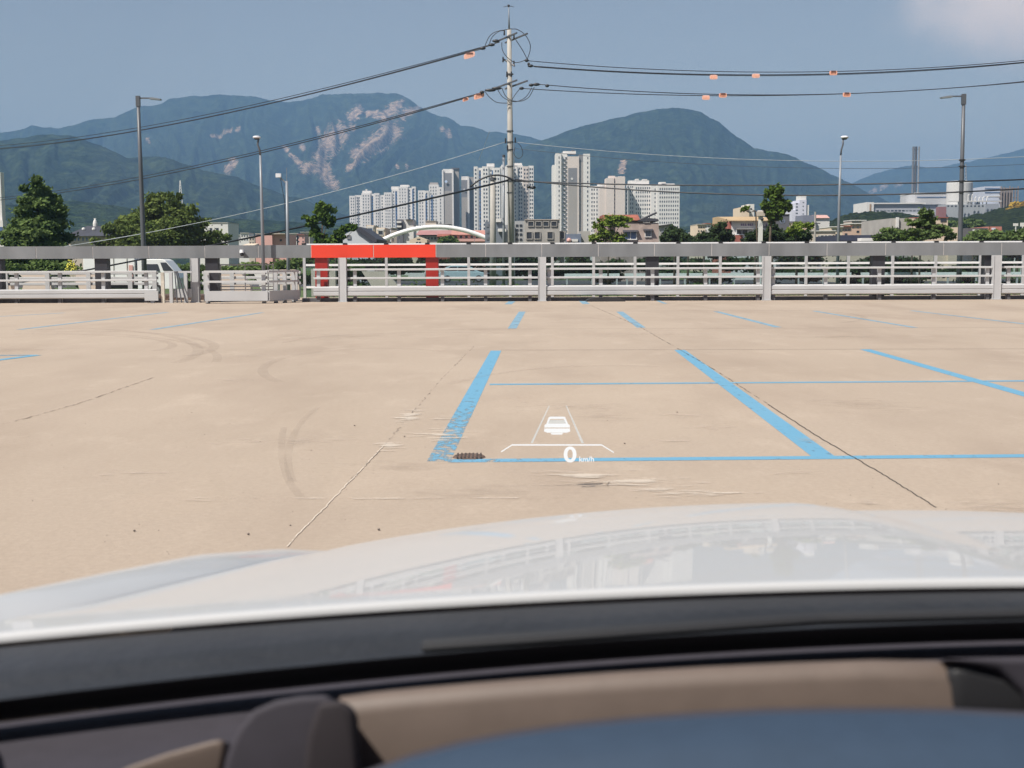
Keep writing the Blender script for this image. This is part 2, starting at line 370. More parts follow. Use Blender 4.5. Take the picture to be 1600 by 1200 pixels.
# H posts
def hpost(px, lab):
    x = X(px, FY); t = thing('steel_post', lab, 'post', (x, FY, 0), 'light grey H posts of the fence')
    h = Z(401.4) - .004
    m = MB(); m.box(x - .125, x - .112, FY - .12, FY + .12, 0, h); m.box(x + .112, x + .125, FY - .12, FY + .12, 0, h); m.box(x - .112, x + .112, FY - .10, FY - .088, 0, h)
    m.build('section', STEEL, t); MB().box(x - .15, x + .15, FY - .15, FY + .15, .002, .02).build('base_plate', STEEL, t)
for px, l in [(305, 'light grey H post beside the little gate'), (535.5, 'light grey H post inside the red gateway'),
              (847, 'light grey H post just right of the concrete utility pole'), (1197.5, 'light grey H post under the forked green tree'),
              (1556.5, 'light grey H post right of the dark street lamp pole'), (1905, 'light grey H post outside the frame')]:
    if px < 1700: hpost(px, l)

# guard rail bays
def bay(px0, px1, posts, lab, Yb=FY + .02, zr=(420.3, 433.8), zp=(446.8, 461.8), kerb=True):
    x0, x1 = X(px0, Yb), X(px1, Yb); t = thing('guard_rail', lab, 'railing', ((x0 + x1) / 2, Yb, 0), 'bays of guard rail along the deck edge')
    for zz in zr:
        z = Z(zz, Yb); MB().box(x0, x1, Yb - .035, Yb + .035, z - .032, z + .032).build('rail', STEELL, t, bevel=.008)
    za, zb_ = Z(zp[1], Yb), Z(zp[0], Yb)
    m = MB(); h = zb_ - za
    m.prism([(Yb - .06, za), (Yb - .10, za + .03), (Yb - .10, za + h * .44), (Yb - .075, za + h * .50), (Yb - .10, za + h * .56), (Yb - .10, zb_ - .03), (Yb - .05, zb_), (Yb + .04, zb_), (Yb + .04, za)], x0, x1)
    m.build('panel', STEEL, t)
    for p in posts:
        xx = X(p, Yb); MB().box(xx - .055, xx + .055, Yb + .042, Yb + .14, 0, Z(zr[0], Yb) - .035).build('upright', STEEL, t)
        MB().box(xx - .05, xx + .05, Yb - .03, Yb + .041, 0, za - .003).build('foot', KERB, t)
    return t
bay(-140, 245, [-44, 24, 92, 160, 227], 'guard rail bay at the far left behind the brown hose', zr=(422.3, 435.5), zp=(449.5, 464))
bay(490, 529, [497], 'short guard rail bay in front of the left red column')
bay(542, 840.5, [554, 623, 691, 758.5, 828], 'guard rail bay across the red gateway up to the utility pole')
bay(853.5, 1191, [858, 939, 1020, 1103, 1185], 'guard rail bay between the utility pole and the forked tree')
bay(1204, 1550, [1209, 1291, 1375, 1460, 1544], 'guard rail bay below the small tree with bare trunk')
bay(1563, 1860, [1577, 1660, 1745, 1830], 'cut off guard rail bay at the right edge')
# kerb behind the rails
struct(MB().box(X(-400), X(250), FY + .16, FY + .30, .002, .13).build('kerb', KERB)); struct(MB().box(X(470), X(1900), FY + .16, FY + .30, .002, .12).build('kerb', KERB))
# second white railing on the left, further back
def back_rail(px0, px1, posts, lab, Yb=FY + 1.6):
    x0, x1 = X(px0, Yb), X(px1, Yb); t = thing('white_railing', lab, 'railing', (x0, Yb, 0), 'white railings behind the left guard rail')
    for zz in (424.5, 432.2, 441):
        z = Z(zz, Yb); MB().box(x0, x1, Yb - .04, Yb + .04, z - .045, z + .045).build('rail', STEELL, t, bevel=.01)
    for p in posts:
        xx = X(p, Yb); MB().box(xx - .07, xx + .07, Yb - .09, Yb - .045, 0, Z(422.5, Yb)).build('upright', STEELL, t)
back_rail(-120, 247, [-54, 10, 75, 139, 204, 242], 'white three bar railing behind the far left guard rail')
back_rail(316, 470, [322, 363, 412, 462], 'white three bar railing behind the angled barrier')

# small gate next to the first H post
g = thing('gate', 'little grey steel gate with slanting dark stays', 'gate', (X(270), FY - .35, 0)); Yg = FY - .3
for px in (254, 267, 290):
    xx = X(px, Yg); MB().box(xx - .05, xx + .05, Yg - .05, Yg + .05, 0, Z(423.5, Yg)).build('gate_post', STEEL if px > 254 else mat('rust_streaked_post', (.55, .50, .42), .7, var=.25, scale=4), g)
MB().box(X(254, Yg) + .055, X(300, Yg), Yg - .02, Yg + .03, Z(424.5, Yg), Z(421.5, Yg)).build('top_rail', STEEL, g)
MB().box(X(267, Yg) + .055, X(298, Yg), Yg + .06, Yg + .10, Z(463, Yg), Z(449.5, Yg)).build('kick_plate', STEEL, g)
for k in range(3):
    a = at(272 + 1 + k * 2.0, 424, Yg - .1); b = at(277 + k * 7, 473, Yg - .25)
    MB().tube([a, (b.x, b.y, .02)], .022, 6).build('stay', mat('dark_stay', (.07, .07, .08), .5), g)
MB().box(X(231), X(252), FY - .45, FY - .38, Z(467), Z(452)).build('bent_plate', STEEL, g)
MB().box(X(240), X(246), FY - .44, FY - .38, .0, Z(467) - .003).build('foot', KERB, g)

# angled barrier with one corner pushed towards the car park
ab = thing('angled_barrier', 'detached barrier bay bent at a corner beside the little gate', 'barrier', (X(415), FY - 1.4, 0))
Ya = FY - 1.2
def abox(pxa, pxb, Y0, Y1, pyt, pyb, th, name, m):
    a = Vector((X(pxa, Y0), Y0, 0)); b = Vector((X(pxb, Y1), Y1, 0)); d = (b - a).normalized(); n = Vector((-d.y, d.x, 0)) * th / 2
    mb = MB(); k = [a - n, b - n, b + n, a + n]
    z0a, z1a = Z(pyb, Y0), Z(pyt, Y0); z0b, z1b = z0a, z1a
    mb.v = [(p.x, p.y, z) for p, z in zip(k, (z0a, z0b, z0b, z0a))] + [(p.x, p.y, z) for p, z in zip(k, (z1a, z1b, z1b, z1a))]
    mb.f = [(0, 3, 2, 1), (4, 5, 6, 7), (0, 1, 5, 4), (1, 2, 6, 5), (2, 3, 7, 6), (3, 0, 4, 7)]
    return mb.build(name, m, ab)
abox(319.5, 418, Ya, Ya, 453, 468.4, .10, 'panel', STEEL); abox(418.4, 466, Ya, FY + .1, 453, 468.4, .10, 'panel', STEEL)
for a, b in ((421, 424.4), (436.8, 440)):
    abox(319, 418, Ya, Ya, a, b, .07, 'rail', STEELL); abox(418.4, 466, Ya, FY + .1, a, b, .07, 'rail', STEELL)
for px, Yy in ((323.5, Ya + .1), (411.5, Ya + .1), (430, FY - .72), (444, FY - .42), (458, FY - .05)):
    xx = X(px, Yy); MB().box(xx - .055, xx + .055, Yy, Yy + .09, 0.03, Z(423.5, Ya)).build('upright', STEEL, ab)
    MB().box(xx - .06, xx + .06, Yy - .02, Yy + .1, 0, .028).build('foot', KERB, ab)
# thin handrail cage behind it
hc = thing('handrail', 'thin handrail cage standing behind the bent barrier', 'handrail', (X(380), FY + .6, 0)); Yh = FY + .9
for px in (340, 345, 383, 419, 427): MB().tube([(X(px, Yh), Yh, 0), (X(px, Yh), Yh, Z(412, Yh))], .018, 6).build('upright', STEEL, hc)
for py in (412, 446, 451): MB().tube([(X(338, Yh), Yh, Z(py, Yh)), (X(428, Yh), Yh, Z(py, Yh))], .02, 6).build('rail', STEEL, hc)

# glass noise barrier behind
YG = 44.2; GLS = glass_mat('barrier_glass', (.74, .82, .84), .5)
nb = thing('glass_barrier', 'glazed noise barrier with white rails behind the guard rail', 'barrier', (X(900, YG), YG, 0))
gp = [476, 540, 604, 668, 732.5, 797, 863, 927.5, 992, 1059, 1125, 1192, 1259, 1325, 1394, 1461, 1531, 1598, 1665, 1733, 1800]
ztop = Z(381.6, YG)
for i, px in enumerate(gp):
    xx = X(px, YG); MB().box(xx - .045, xx + .045, YG - .06, YG + .06, 0, ztop + .005).build('post', STEEL, nb)
    MB().box(xx - .07, xx + .07, YG - .08, YG + .08, ztop - .01, ztop + .065).build('clamp', BLACKP, nb)
    if i < len(gp) - 1:
        x2 = X(gp[i + 1], YG)
        MB().box(xx + .05, x2 - .05, YG - .006, YG + .006, .08, ztop - .06).build('glass_pane', GLS, nb)
        MB().box(xx + .072, x2 - .072, YG - .04, YG + .04, ztop - .03, ztop + .045).build('top_rail', mat('white_rail', (.8, .8, .8), .4, var=.03), nb)
        for py in (413, 447.5):
            z = Z(py, YG); MB().box(xx + .046, x2 - .046, YG - .05, YG - .01, z - .035, z + .035).build('rail', MATS['white_rail'], nb)

# dome camera on the beam, hose on the deck, weed, shadow hump at the kerb
c = at(379, 394, YB - .21); sc = thing('security_camera', 'white dome camera bracketed to the grey beam', 'camera', (c.x, YB - .2, c.z))
MB().tube([(c.x, YB - .203, c.z + .02), (c.x, YB - .30, c.z + .02)], .05, 10).build('bracket', STEELL, sc)
MB().tube([(c.x, YB - .32, c.z - .02), (c.x, YB - .32, c.z + .08)], [.075, .06], 14).build('housing', mat('white_plastic', (.8, .8, .8), .4), sc, smooth=False)
MB().ball((c.x, YB - .32, c.z - .07), (.062, .062, .06), 12, 8).build('dome', BLACKP, sc, smooth=True)
hs = MB(); pts = [gz(-60, 470.2) + Vector((0, 0, .06)), gz(0, 470.5) + Vector((0, 0, .06)), gz(25, 470) + Vector((0, 0, .06)), gz(40, 469.5) + Vector((0, 0, .055)), gz(46, 468.8) + Vector((0, 0, .04))]
tag(hs.tube(pts, [.085, .085, .085, .075, .05], 10).build('brown_pipe', mat('brown_pipe', (.28, .16, .11), .8, var=.2, scale=5), smooth=True), 'rusty brown pipe lying on the deck at the left edge', 'pipe')
q = at(945, 468, FY - .22)
hb = MB(); rr = [];
for i in range(15):
    a = math.pi * i / 14; rr.append((q.x + .62 * math.cos(a), max(0.002, .14 * math.sin(a) ** .8)))
tag(MB().prismy([(x, z) for x, z in rr], FY - .62, FY - .14).build('shadow_hump', BLACKP), 'black hump standing in for the dark shadow at the kerb', 'shadow stand-in')  # a dark shadow at the kerb, put in as a black solid
wd = thing('weed', 'yellow flowering weed behind the left railing', 'plant', (X(111, 43), 43, 0.16)); m = MB(); ml = MB()
rnd = random.Random(5)
for k in range(7):
    x0 = X(105 + k * 2, 43); top = Vector((X(104 + k * 2.2, 43), 43, Z(rnd.uniform(405, 418), 43))); m.tube([(x0, 43, .16), top], .01, 4)
    for j in range(7):
        p = top + Vector((rnd.uniform(-.05, .05), rnd.uniform(-.05, .05), rnd.uniform(-.25, .03))); ml.ball(p, .028, 5, 3)
m.build('stem', mat('stem_green', (.10, .16, .04), .8), wd); ml.build('blossom', mat('yellow_flower', (.65, .62, .10), .8, var=.2, scale=9), wd)

# ------------------------------------------------------------------ street lamps and poles
LG = mat('lamp_pole_grey', (.085, .09, .10), .45, var=.08, scale=1); LS = mat('lamp_pole_silver', (.20, .215, .235), .4, var=.06, scale=1)
def arm_lamp(pt, pb, Y, side, label, bands=()):
    a, b = at(*pt, Y), at(*pb, Y); x = b.x
    t = thing('street_lamp', label, 'street lamp', (x, Y, GZ), 'dark square lamp columns')
    lean = (a.x - b.x)
    MB().tube([(x, Y, GZ), (x, Y, b.z), (a.x * .5 + x * .5, Y, (a.z + b.z) / 2), (a.x, Y, a.z)], [.125, .115, .095, .075], 12).build('column', LG, t, smooth=True)
    MB().tube([(x, Y, GZ + .005), (x, Y, GZ + .04)], .24, 12).build('base_plate', LG, t)
    e = a.x + side * .66
    MB().box(min(a.x, e), max(a.x, e), Y - .03, Y + .03, a.z - .10, a.z - .04).build('arm', LG, t)
    m = MB(); m.prismy([(e - side * .1, a.z - .13), (e + side * .38, a.z - .17), (e + side * .40, a.z - .11), (e + side * .05, a.z - .05), (e - side * .1, a.z - .05)], Y - .14, Y + .14); m.build('lamp_head', LS, t)
    MB().box(min(a.x - .09, a.x + .09), a.x + .09, Y - .09, Y + .09, a.z - .45, a.z + .03).build('collar', LG, t)
    for py in bands:
        bb = at(pb[0] + (pt[0] - pb[0]) * (pb[1] - py) / (pb[1] - pt[1]), py, Y); MB().tube([(bb.x, Y, bb.z - .03), (bb.x, Y, bb.z + .03)], .15, 10).build('band', BLACKP, t)
    return t
arm_lamp((215.5, 151), (224.2, 382), 60, 1, 'dark lamp column with its arm to the right, left of the bushy tree')
arm_lamp((1506, 148), (1500, 378), 60, -1, 'dark lamp column with its arm to the left, carrying cables', (250, 260, 283, 300))
def curve_lamp(ptop, pb, Y, side, label, gz_, r=.07):
    a, b = at(*ptop, Y), at(*pb, Y); x = b.x + (a.x - b.x) * 0
    t = thing('curved_lamp', label, 'street lamp', (x, Y, gz_), 'silver lamp poles with curved necks')
    hx = a.x; k = Y / 50
    px_ = b.x - (b.x - hx) * .45
    MB().tube([(x, Y, gz_), (x + (px_ - x) * .3, Y, (b.z + a.z) / 2 - .4), (x + (px_ - x) * .6, Y, a.z - .75 * k)], [r, r * .8, r * .55], 10).build('pole', LS, t, smooth=True)
    p0 = Vector((x + (px_ - x) * .6, Y, a.z - .75 * k))
    MB().tube([p0, p0 + Vector((side * .02, 0, .22 * k)), p0 + Vector((side * .08, 0, .42 * k)), Vector((hx - side * .03, Y, a.z - .12 * k))], r * .5, 8).build('neck', LG, t, smooth=True)
    MB().ball((hx + side * .03, Y, a.z - .06 * k), (.16 * k, .16 * k, .06 * k), 12, 6).build('lamp_head', mat('lamp_white', (.7, .7, .72), .3), t, smooth=True)
    MB().ball((hx + side * .03, Y, a.z - .11 * k), (.11 * k, .11 * k, .05 * k), 12, 6).build('lens', BLACKP, t, smooth=True)
curve_lamp((402.5, 212), (411.5, 400), 41.0, -1, 'curved silver lamp standing in front of the grey beam', 0, .062)
curve_lamp((1318.5, 212), (1309.3, 380), 50, 1, 'curved silver lamp behind the beam, right of the cone shaped mountain', GZ, .065)
b = at(449.5, 382, 50); cc = thing('camera_pole', 'slim pole with a traffic camera arm and aerial', 'camera pole', (b.x, 50, GZ))
a = at(448, 283, 50); MB().tube([(b.x, 50, GZ), (a.x, 50, a.z)], [.075, .05], 10).build('pole', LS, cc, smooth=True)
e = at(448, 262, 50); MB().tube([(a.x, 50, a.z - .02), (e.x, 50, e.z)], .012, 5).build('aerial', LS, cc)
f = at(436, 276, 50); MB().tube([(a.x, 50, a.z - .1), (f.x, 50, f.z)], .03, 6).build('arm', LS, cc)
MB().box(f.x - .12, f.x + .08, 49.92, 50.08, f.z - .03, f.z + .12).build('camera', mat('lamp_white', (.7, .7, .72)), cc)
MB().tube([(f.x + .05, 50, f.z - .05), (f.x + .2, 50, f.z - 1.0), (b.x - .08, 50, a.z - 2.2)], .012, 5).build('cable', BLACKP, cc)

# concrete utility poles
CON = mat('pole_concrete', (.34, .32, .29), .85, var=.22, scale=2.5, bump=.2, stretch=(1, 1, .35))
YP = 70
base = at(799, 445, YP); T = at(795.6, 46, YP); bx = base.x
up = thing('utility_pole', 'tall concrete utility pole carrying two tiers of crossarms', 'utility pole', (bx, YP, GZ))
MB().tube([(bx, YP, GZ), (bx - .02, YP, 5), (T.x, YP, T.z)], [.19, .165, .115], 16).build('shaft', CON, up, smooth=True)
tt = at(794.8, 9, YP)
MB().tube([(T.x, YP, T.z - .02), (tt.x, YP, tt.z)], [.05, .022], 8).build('spike', LS, up, smooth=True)
MB().tube([(tt.x - .28, YP, tt.z - .06), (tt.x, YP, tt.z), (tt.x + .28, YP, tt.z - .06)], .016, 5).build('finial_arm', BLACKP, up)
for px, py in ((788, 0), (795, 0), (801.6, 0)): pass
MB().ball((tt.x, YP, tt.z), .07, 8, 5).build('finial', BLACKP, up)
BRK = mat('crossarm_steel', (.10, .10, .11), .5, metal=.3, var=.2, scale=5)
dirL = (at(0, 221, 128) - at(797, 70, YP)); dirL.z = 0; dirL.normalize(); armd = Vector((.78, -1.6, 0)).normalized()
def arm(py, off, up_parent):
    z = at(796, py, YP).z; c = Vector((at(796, py, YP).x + off, YP, z)); d = Vector((.62, -.9, .10)).normalized()
    a0 = c - d * 1.15; a1 = c + d * .95; mb = MB(); mb.tube([a0, a1], .05, 4); mb.build('crossarm', BRK, up_parent)
    return a0, a1
for py, off in ((58, -.14), (59, .42), (131, -.14), (132, .42)): arm(py, off, up)
for k, (px, py) in enumerate([(788, 51), (803, 57), (786, 93), (803, 99), (792, 116), (799, 116), (790, 220), (805, 219), (793, 231), (796, 246)]):
    p = at(px, py, YP - .1); MB().tube([(p.x, p.y, p.z - .14), (p.x, p.y, p.z + .14)], [.05, .035], 7).build('insulator', BLACKP, up)
for py in (98,): 
    a0, a1 = at(786, 92, YP + .3), at(804, 103, YP - .3); MB().tube([a0, a1], .05, 5).build('crossarm', BRK, up)
for py in (116, 205, 222, 234, 260, 283, 301):
    p = at(797, py, YP); MB().tube([(p.x, YP, p.z - .03), (p.x, YP, p.z + .03)], .185, 14).build('band', BRK, up)
MB().tube([(bx + .19, YP - .1, GZ), (bx + .17, YP - .1, 7.6)], .022, 5).build('conduit', LS, up)
def loop(pts, r=.02, name='jumper_wire', par=None):
    P = [at(*p, YP - .25) for p in pts]; out = []
    n = len(P)
    for i in range(n - 1):
        p0, p1, p2, p3 = P[max(i - 1, 0)], P[i], P[i + 1], P[min(i + 2, n - 1)]
        for k in range(6):
            t = k / 6; out.append(.5 * ((2 * p1) + (p2 - p0) * t + (2 * p0 - 5 * p1 + 4 * p2 - p3) * t * t + (3 * p1 - p0 - 3 * p2 + p3) * t ** 3))
    out.append(P[-1]); MB().tube(out, r, 5).build(name, BLACKP, par or up, smooth=True)
loop([(757, 74), (764, 58), (774, 50), (790, 46.5), (800, 45)]); loop([(764, 71), (769, 58), (780, 49), (788, 48)]); loop([(799, 45.5), (808, 46), (820, 54), (828, 68), (828, 80), (824, 92)])
loop([(805, 61), (815, 76), (820, 85), (824, 93)]); loop([(784, 66), (785, 78), (792, 89), (803, 97), (812, 97), (820, 94)])
loop([(758, 143), (764, 151), (774, 159), (784, 161), (794, 161)]); loop([(777, 139), (784, 150), (793, 156), (804, 159), (815, 156), (824, 149), (831, 137)])
loop([(784, 137), (790, 150), (800, 157), (814, 158), (825, 153), (830, 146), (835, 136)]); loop([(800, 156), (805, 148), (812, 139)]); loop([(805, 230), (803, 240), (808, 247), (814, 246), (817, 239), (814, 229), (809, 224)], .016)
for px, py, rx in ((775, 64, .34), (768, 70, .3), (754, 75.5, .28), (823, 94.5, .2), (829, 103, .26), (826, 100, .12), (838, 132, .34), (830, 133, .22), (815, 138, .22), (776, 138, .45), (766, 141, .5), (753, 144, .2), (855, 134, .18), (833, 293, .25), (826, 292, .2)):
    p = at(px, py, YP - .25); MB().ball(p, (rx * .62, .09, .085), 8, 5).build('dead_end_clamp', BLACKP, up, smooth=True)

p2 = at(770, 440, 74); t2 = at(770.3, 275, 74)
u2 = thing('short_utility_pole', 'shorter concrete pole left of the tall utility pole', 'utility pole', (p2.x, 74, GZ))
MB().tube([(p2.x, 74, GZ), (t2.x, 74, t2.z)], [.2, .15], 14).build('shaft', CON, u2, smooth=True); MB().tube([(t2.x, 74, t2.z - .25), (t2.x, 74, t2.z - .1)], .2, 12).build('band', BRK, u2)
MB().tube([(t2.x, 74, t2.z), (t2.x, 74, t2.z + .03)], .12, 12).build('cap', BRK, u2)
p3 = at(787, 440, 76); t3 = at(787, 245, 76)
u3 = thing('pipe_mast', 'thin silver pipe mast with a dark cap beside the tall utility pole', 'mast', (p3.x, 76, GZ))
MB().tube([(p3.x, 76, GZ), (t3.x, 76, t3.z)], [.085, .07], 10).build('shaft', LS, u3, smooth=True); MB().tube([(t3.x, 76, t3.z), (t3.x, 76, t3.z + .12)], [.10, .06], 10).build('cap', BLACKP, u3)
p4 = at(1273, 378, 130); t4 = at(1274, 331, 130)
u4 = thing('thin_pole', 'thin pale pole rising before the cream shop row', 'pole', (p4.x, 130, GZ)); MB().tube([(p4.x, 130, GZ), (t4.x, 130, t4.z)], [.12, .09], 8).build('shaft', CON, u4); MB().box(t4.x - .5, t4.x + .5, 129.9, 130.1, t4.z - 1.2, t4.z - 1.1).build('crossarm', BRK, u4)

# wires
WB = mat('cable_black', (.02, .02, .025), .5, var=.1); WP = mat('cable_pale', (.33, .36, .39), .5, var=.1); WD = mat('cable_dark_blue', (.06, .08, .11), .5)
def wire(name, label, A, B, mid, r, m=WB, cat='power line', group='overhead wires', r1=None, wob_=0):
    a, b = at(*A), at(*B); mx, my = mid
    best = min((abs(proj(a.lerp(b, t / 400))[0] - mx), t / 400) for t in range(401))[1]
    p = a.lerp(b, best); want = at(proj(p)[0], my, p.y).z; sag = (p.z - want) / (4 * best * (1 - best))
    pts = []
    for i in range(49):
        t = i / 48; q = a.lerp(b, t); q.z -= 4 * sag * t * (1 - t); pts.append(q)
    o = MB().tube(pts, [r + ((r1 or r) - r) * i / 48 for i in range(49)], 6).build(name, m, smooth=True)
    tag(o, label, cat, group)
wire('power_line', 'uppermost black wire running left from the top crossarm', (780, 66, YP), (-60, 231, 131), (500, 139.5), .022)
wire('power_line', 'middle one of the three top wires running left', (770, 70, YP), (-60, 235, 131), (500, 142.2), .026)
wire('power_line', 'lowest one of the three top wires running left', (756, 75.6, YP - .3), (-60, 236.5, 131), (500, 143.6), .022)
wire('power_line', 'upper wire of the lower tier running left', (758, 143, YP), (-60, 314, 131), (500, 213.2), .024)
wire('power_line', 'lower wire of the lower tier running left', (752, 146, YP), (-60, 317, 131), (500, 215.8), .03)
wire('pale_cable', 'pale thin cable slanting down left behind the bushy tree', (789, 222, YP), (95, 386, 74), (500, 304.5), .016, WP, 'cable')
wire('thick_cable', 'thick black bundled cable slanting down left across the beam', (797, 281, YP), (-30, 453, 50), (536, 340.5), .055, WB, 'cable', r1=.028)
wire('bundled_cable', 'short arched cable bundle joining the two concrete poles', (735, 292, YP), (805, 283, YP - .2), (770, 274), .05, WB, 'cable')
wire('power_line', 'uppermost wire sweeping right under the cloud', (826, 95, YP), (1680, 86, 72), (1250, 112.5), .02)
wire('power_line', 'second wire sweeping right with orange plates', (830, 103, YP), (1680, 89, 70), (1250, 116.5), .028)
wire('power_line', 'third top wire sweeping right, sagging lowest', (834, 104.5, YP), (1680, 89.5, 74), (1180, 118.5), .016)
wire('power_line', 'upper lower-tier wire running right above the cone shaped mountain', (840, 131.5, YP), (1680, 118, 72), (1290, 147.2), .022)
wire('power_line', 'lower lower-tier wire running right above the cone shaped mountain', (815, 138, YP), (1680, 120, 70), (1180, 149.5), .022)
wire('pale_cable', 'pale thin cable running right across the tall white tower', (805, 222, YP), (1680, 240, 66), (1200, 250), .014, WP, 'cable')
wire('thin_cable', 'thin dark cable just under the pale one running right', (806, 232, YP), (1680, 252, 66), (1200, 261), .013, WD, 'cable')
wire('comms_cable', 'upper thick communication cable crossing the apartment blocks to the right', (805, 283, YP), (1501, 283.5, 60), (1080, 289.5), .034, WB, 'cable')
wire('comms_cable', 'lower thick communication cable crossing the apartment blocks to the right', (805, 280.5, YP), (1501, 300, 60), (1180, 304.5), .034, WB, 'cable')
wire('comms_cable', 'upper thick cable leaving the right lamp column', (1501, 283.5, 60), (1760, 272, 62), (1600, 280.5), .034, WB, 'cable')
wire('comms_cable', 'lower thick cable leaving the right lamp column', (1501, 300, 60), (1760, 287, 62), (1600, 295), .034, WB, 'cable')
wire('drop_wire', 'thin pale drop wire hanging in front of the mountain left of the pole', (765, 205, 140), (748, 250, 150), (757, 227), .02, WP, 'cable')

OR = mat('orange_plate', (.85, .33, .20), .6, var=.25, scale=25, c2=(.85, .50, .38)); ORL = mat('pink_plate', (.85, .46, .36), .6, var=.2, scale=25)
def marker(px, py, w, h, tilt, label, clip):
    p = at(px, py, YP - .15); t = thing('cable_marker', label, 'cable marker', tuple(p), 'orange marker plates clipped to the wires')
    ww, hh = w / 2 * YP / FPX, h / 2 * YP / FPX; mb = MB(); pr = []
    for i in range(16):
        a = 2 * math.pi * i / 16; ca, sa = math.cos(a), math.sin(a); x = ww * abs(ca) ** .5 * (1 if ca > 0 else -1); z = hh * abs(sa) ** .5 * (1 if sa > 0 else -1)
        pr.append((p.x + x, p.z + z - tilt * x))
    mb.prismy(pr, p.y - .02, p.y + .02); mb.build('plate', ORL if clip < 2 else OR, t)
    for k in (-.55, -.2, .15, .5):
        MB().box(p.x + k * ww - .018, p.x + k * ww + .018, p.y - .03, p.y - .021, p.z - hh * .5 - tilt * k * ww, p.z + hh * .4 - tilt * k * ww).build('rib', OR if clip < 2 else mat('rust_rib', (.35, .12, .08), .7), t)
    if clip: MB().box(p.x - ww * .6, p.x + ww * .6, p.y - .05, p.y + .05, p.z + hh * .55 + tilt * .0, p.z + hh * .95).build('clip', mat('rust_clip', (.16, .07, .06), .7), t)
marker(733.5, 86.5, 17, 8.5, -.30, 'long pink plate on the top tier, left of the pole', 1); marker(727.5, 155.5, 9, 5, -.3, 'smallest orange plate on the lower left wires', 2)
marker(748.5, 150, 16, 8, -.3, 'long orange plate close to the lower left crossarm', 2)
marker(1115, 120.5, 12, 7, 0, 'pale orange plate nearest the pole on the upper right wires', 0); marker(1181, 118.5, 12, 6.5, 0, 'middle orange plate on the upper right wires', 0)
marker(1302, 114, 12, 7, 0, 'orange plate with rusty clip furthest right on the upper wires', 2); marker(1103, 152.5, 12, 7, 0, 'pale orange plate nearest the pole on the lower right wires', 0)
marker(1129.5, 149, 12, 7, 0, 'orange plate with rusty clip above the cone mountain summit', 2); marker(1323, 148, 12, 7, 0, 'orange plate with rusty clip furthest right on the lower wires', 2)

# ------------------------------------------------------------------ mountains
def mountain_mat(name, dark, light, rock=(.29, .205, .155), sc=1.0):
    m = bpy.data.materials.new(name); m.use_nodes = True; n = m.node_tree; b = n.nodes['Principled BSDF']
    b.inputs['Roughness'].default_value = 1; b.inputs['Specular IOR Level'].default_value = .05
    t = n.nodes.new('ShaderNodeTexCoord')
    def nz(s, d=6, r=.6):
        x = n.nodes.new('ShaderNodeTexNoise'); x.inputs['Scale'].default_value = s; x.inputs['Detail'].default_value = d; x.inputs['Roughness'].default_value = r
        n.links.new(t.outputs['Object'], x.inputs['Vector']); return x.outputs[0]
    def mrr(s, a, b_, d=1):
        r = n.nodes.new('ShaderNodeMapRange'); r.inputs[1].default_value = a; r.inputs[2].default_value = b_; r.inputs[4].default_value = d; n.links.new(s, r.inputs[0]); return r.outputs[0]
    q = n.nodes.new('ShaderNodeMix'); q.data_type = 'RGBA'; q.inputs[6].default_value = (*dark, 1); q.inputs[7].default_value = (*light, 1)
    n.links.new(mrr(nz(.022 * sc, 12, .8), .42, .58), q.inputs[0])
    at_ = n.nodes.new('ShaderNodeAttribute'); at_.attribute_name = 'rock'
    ma = n.nodes.new('ShaderNodeMath'); ma.operation = 'MULTIPLY_ADD'; ma.inputs[1].default_value = 2.6; n.links.new(nz(.05, 12, .72), ma.inputs[0])
    ma.inputs[2].default_value = -1.34
    ad = n.nodes.new('ShaderNodeMath'); ad.operation = 'ADD'; n.links.new(ma.outputs[0], ad.inputs[0]); n.links.new(at_.outputs['Fac'], ad.inputs[1])
    q2 = n.nodes.new('ShaderNodeMix'); q2.data_type = 'RGBA'; n.links.new(mrr(ad.outputs[0], .44, .56), q2.inputs[0])
    n.links.new(q.outputs[2], q2.inputs[6]); q2.inputs[7].default_value = (*rock, 1)
    q3 = n.nodes.new('ShaderNodeMix'); q3.data_type = 'RGBA'; q3.blend_type = 'MULTIPLY'; q3.inputs[0].default_value = 1
    n.links.new(q2.outputs[2], q3.inputs[6]); cr = n.nodes.new('ShaderNodeMix'); cr.data_type = 'RGBA'; cr.inputs[6].default_value = (.35, .38, .42, 1); cr.inputs[7].default_value = (1.35, 1.3, 1.15, 1)
    n.links.new(mrr(nz(.045 * sc, 7, .7), .42, .58), cr.inputs[0]); n.links.new(cr.outputs[2], q3.inputs[7]); n.links.new(q3.outputs[2], b.inputs['Base Color'])
    bp = n.nodes.new('ShaderNodeBump'); bp.inputs['Strength'].default_value = 1; bp.inputs['Distance'].default_value = 9
    n.links.new(nz(.06 * sc, 4), bp.inputs['Height']); n.links.new(bp.outputs[0], b.inputs['Normal'])
    return m
def lerpp(P, x):
    if x <= P[0][0]: return P[0][1]
    for (a, b), (c, d) in zip(P[:-1], P[1:]):
        if x <= c: return b + (d - b) * (x - a) / (c - a)
    return P[-1][1]
def seg_d(px, py, a, b):
    ax, ay = a; bx_, by = b; dx, dy = bx_ - ax, by - ay; t = max(0, min(1, ((px - ax) * dx + (py - ay) * dy) / (dx * dx + dy * dy + 1e-9)))
    return math.hypot(px - ax - t * dx, py - ay - t * dy)
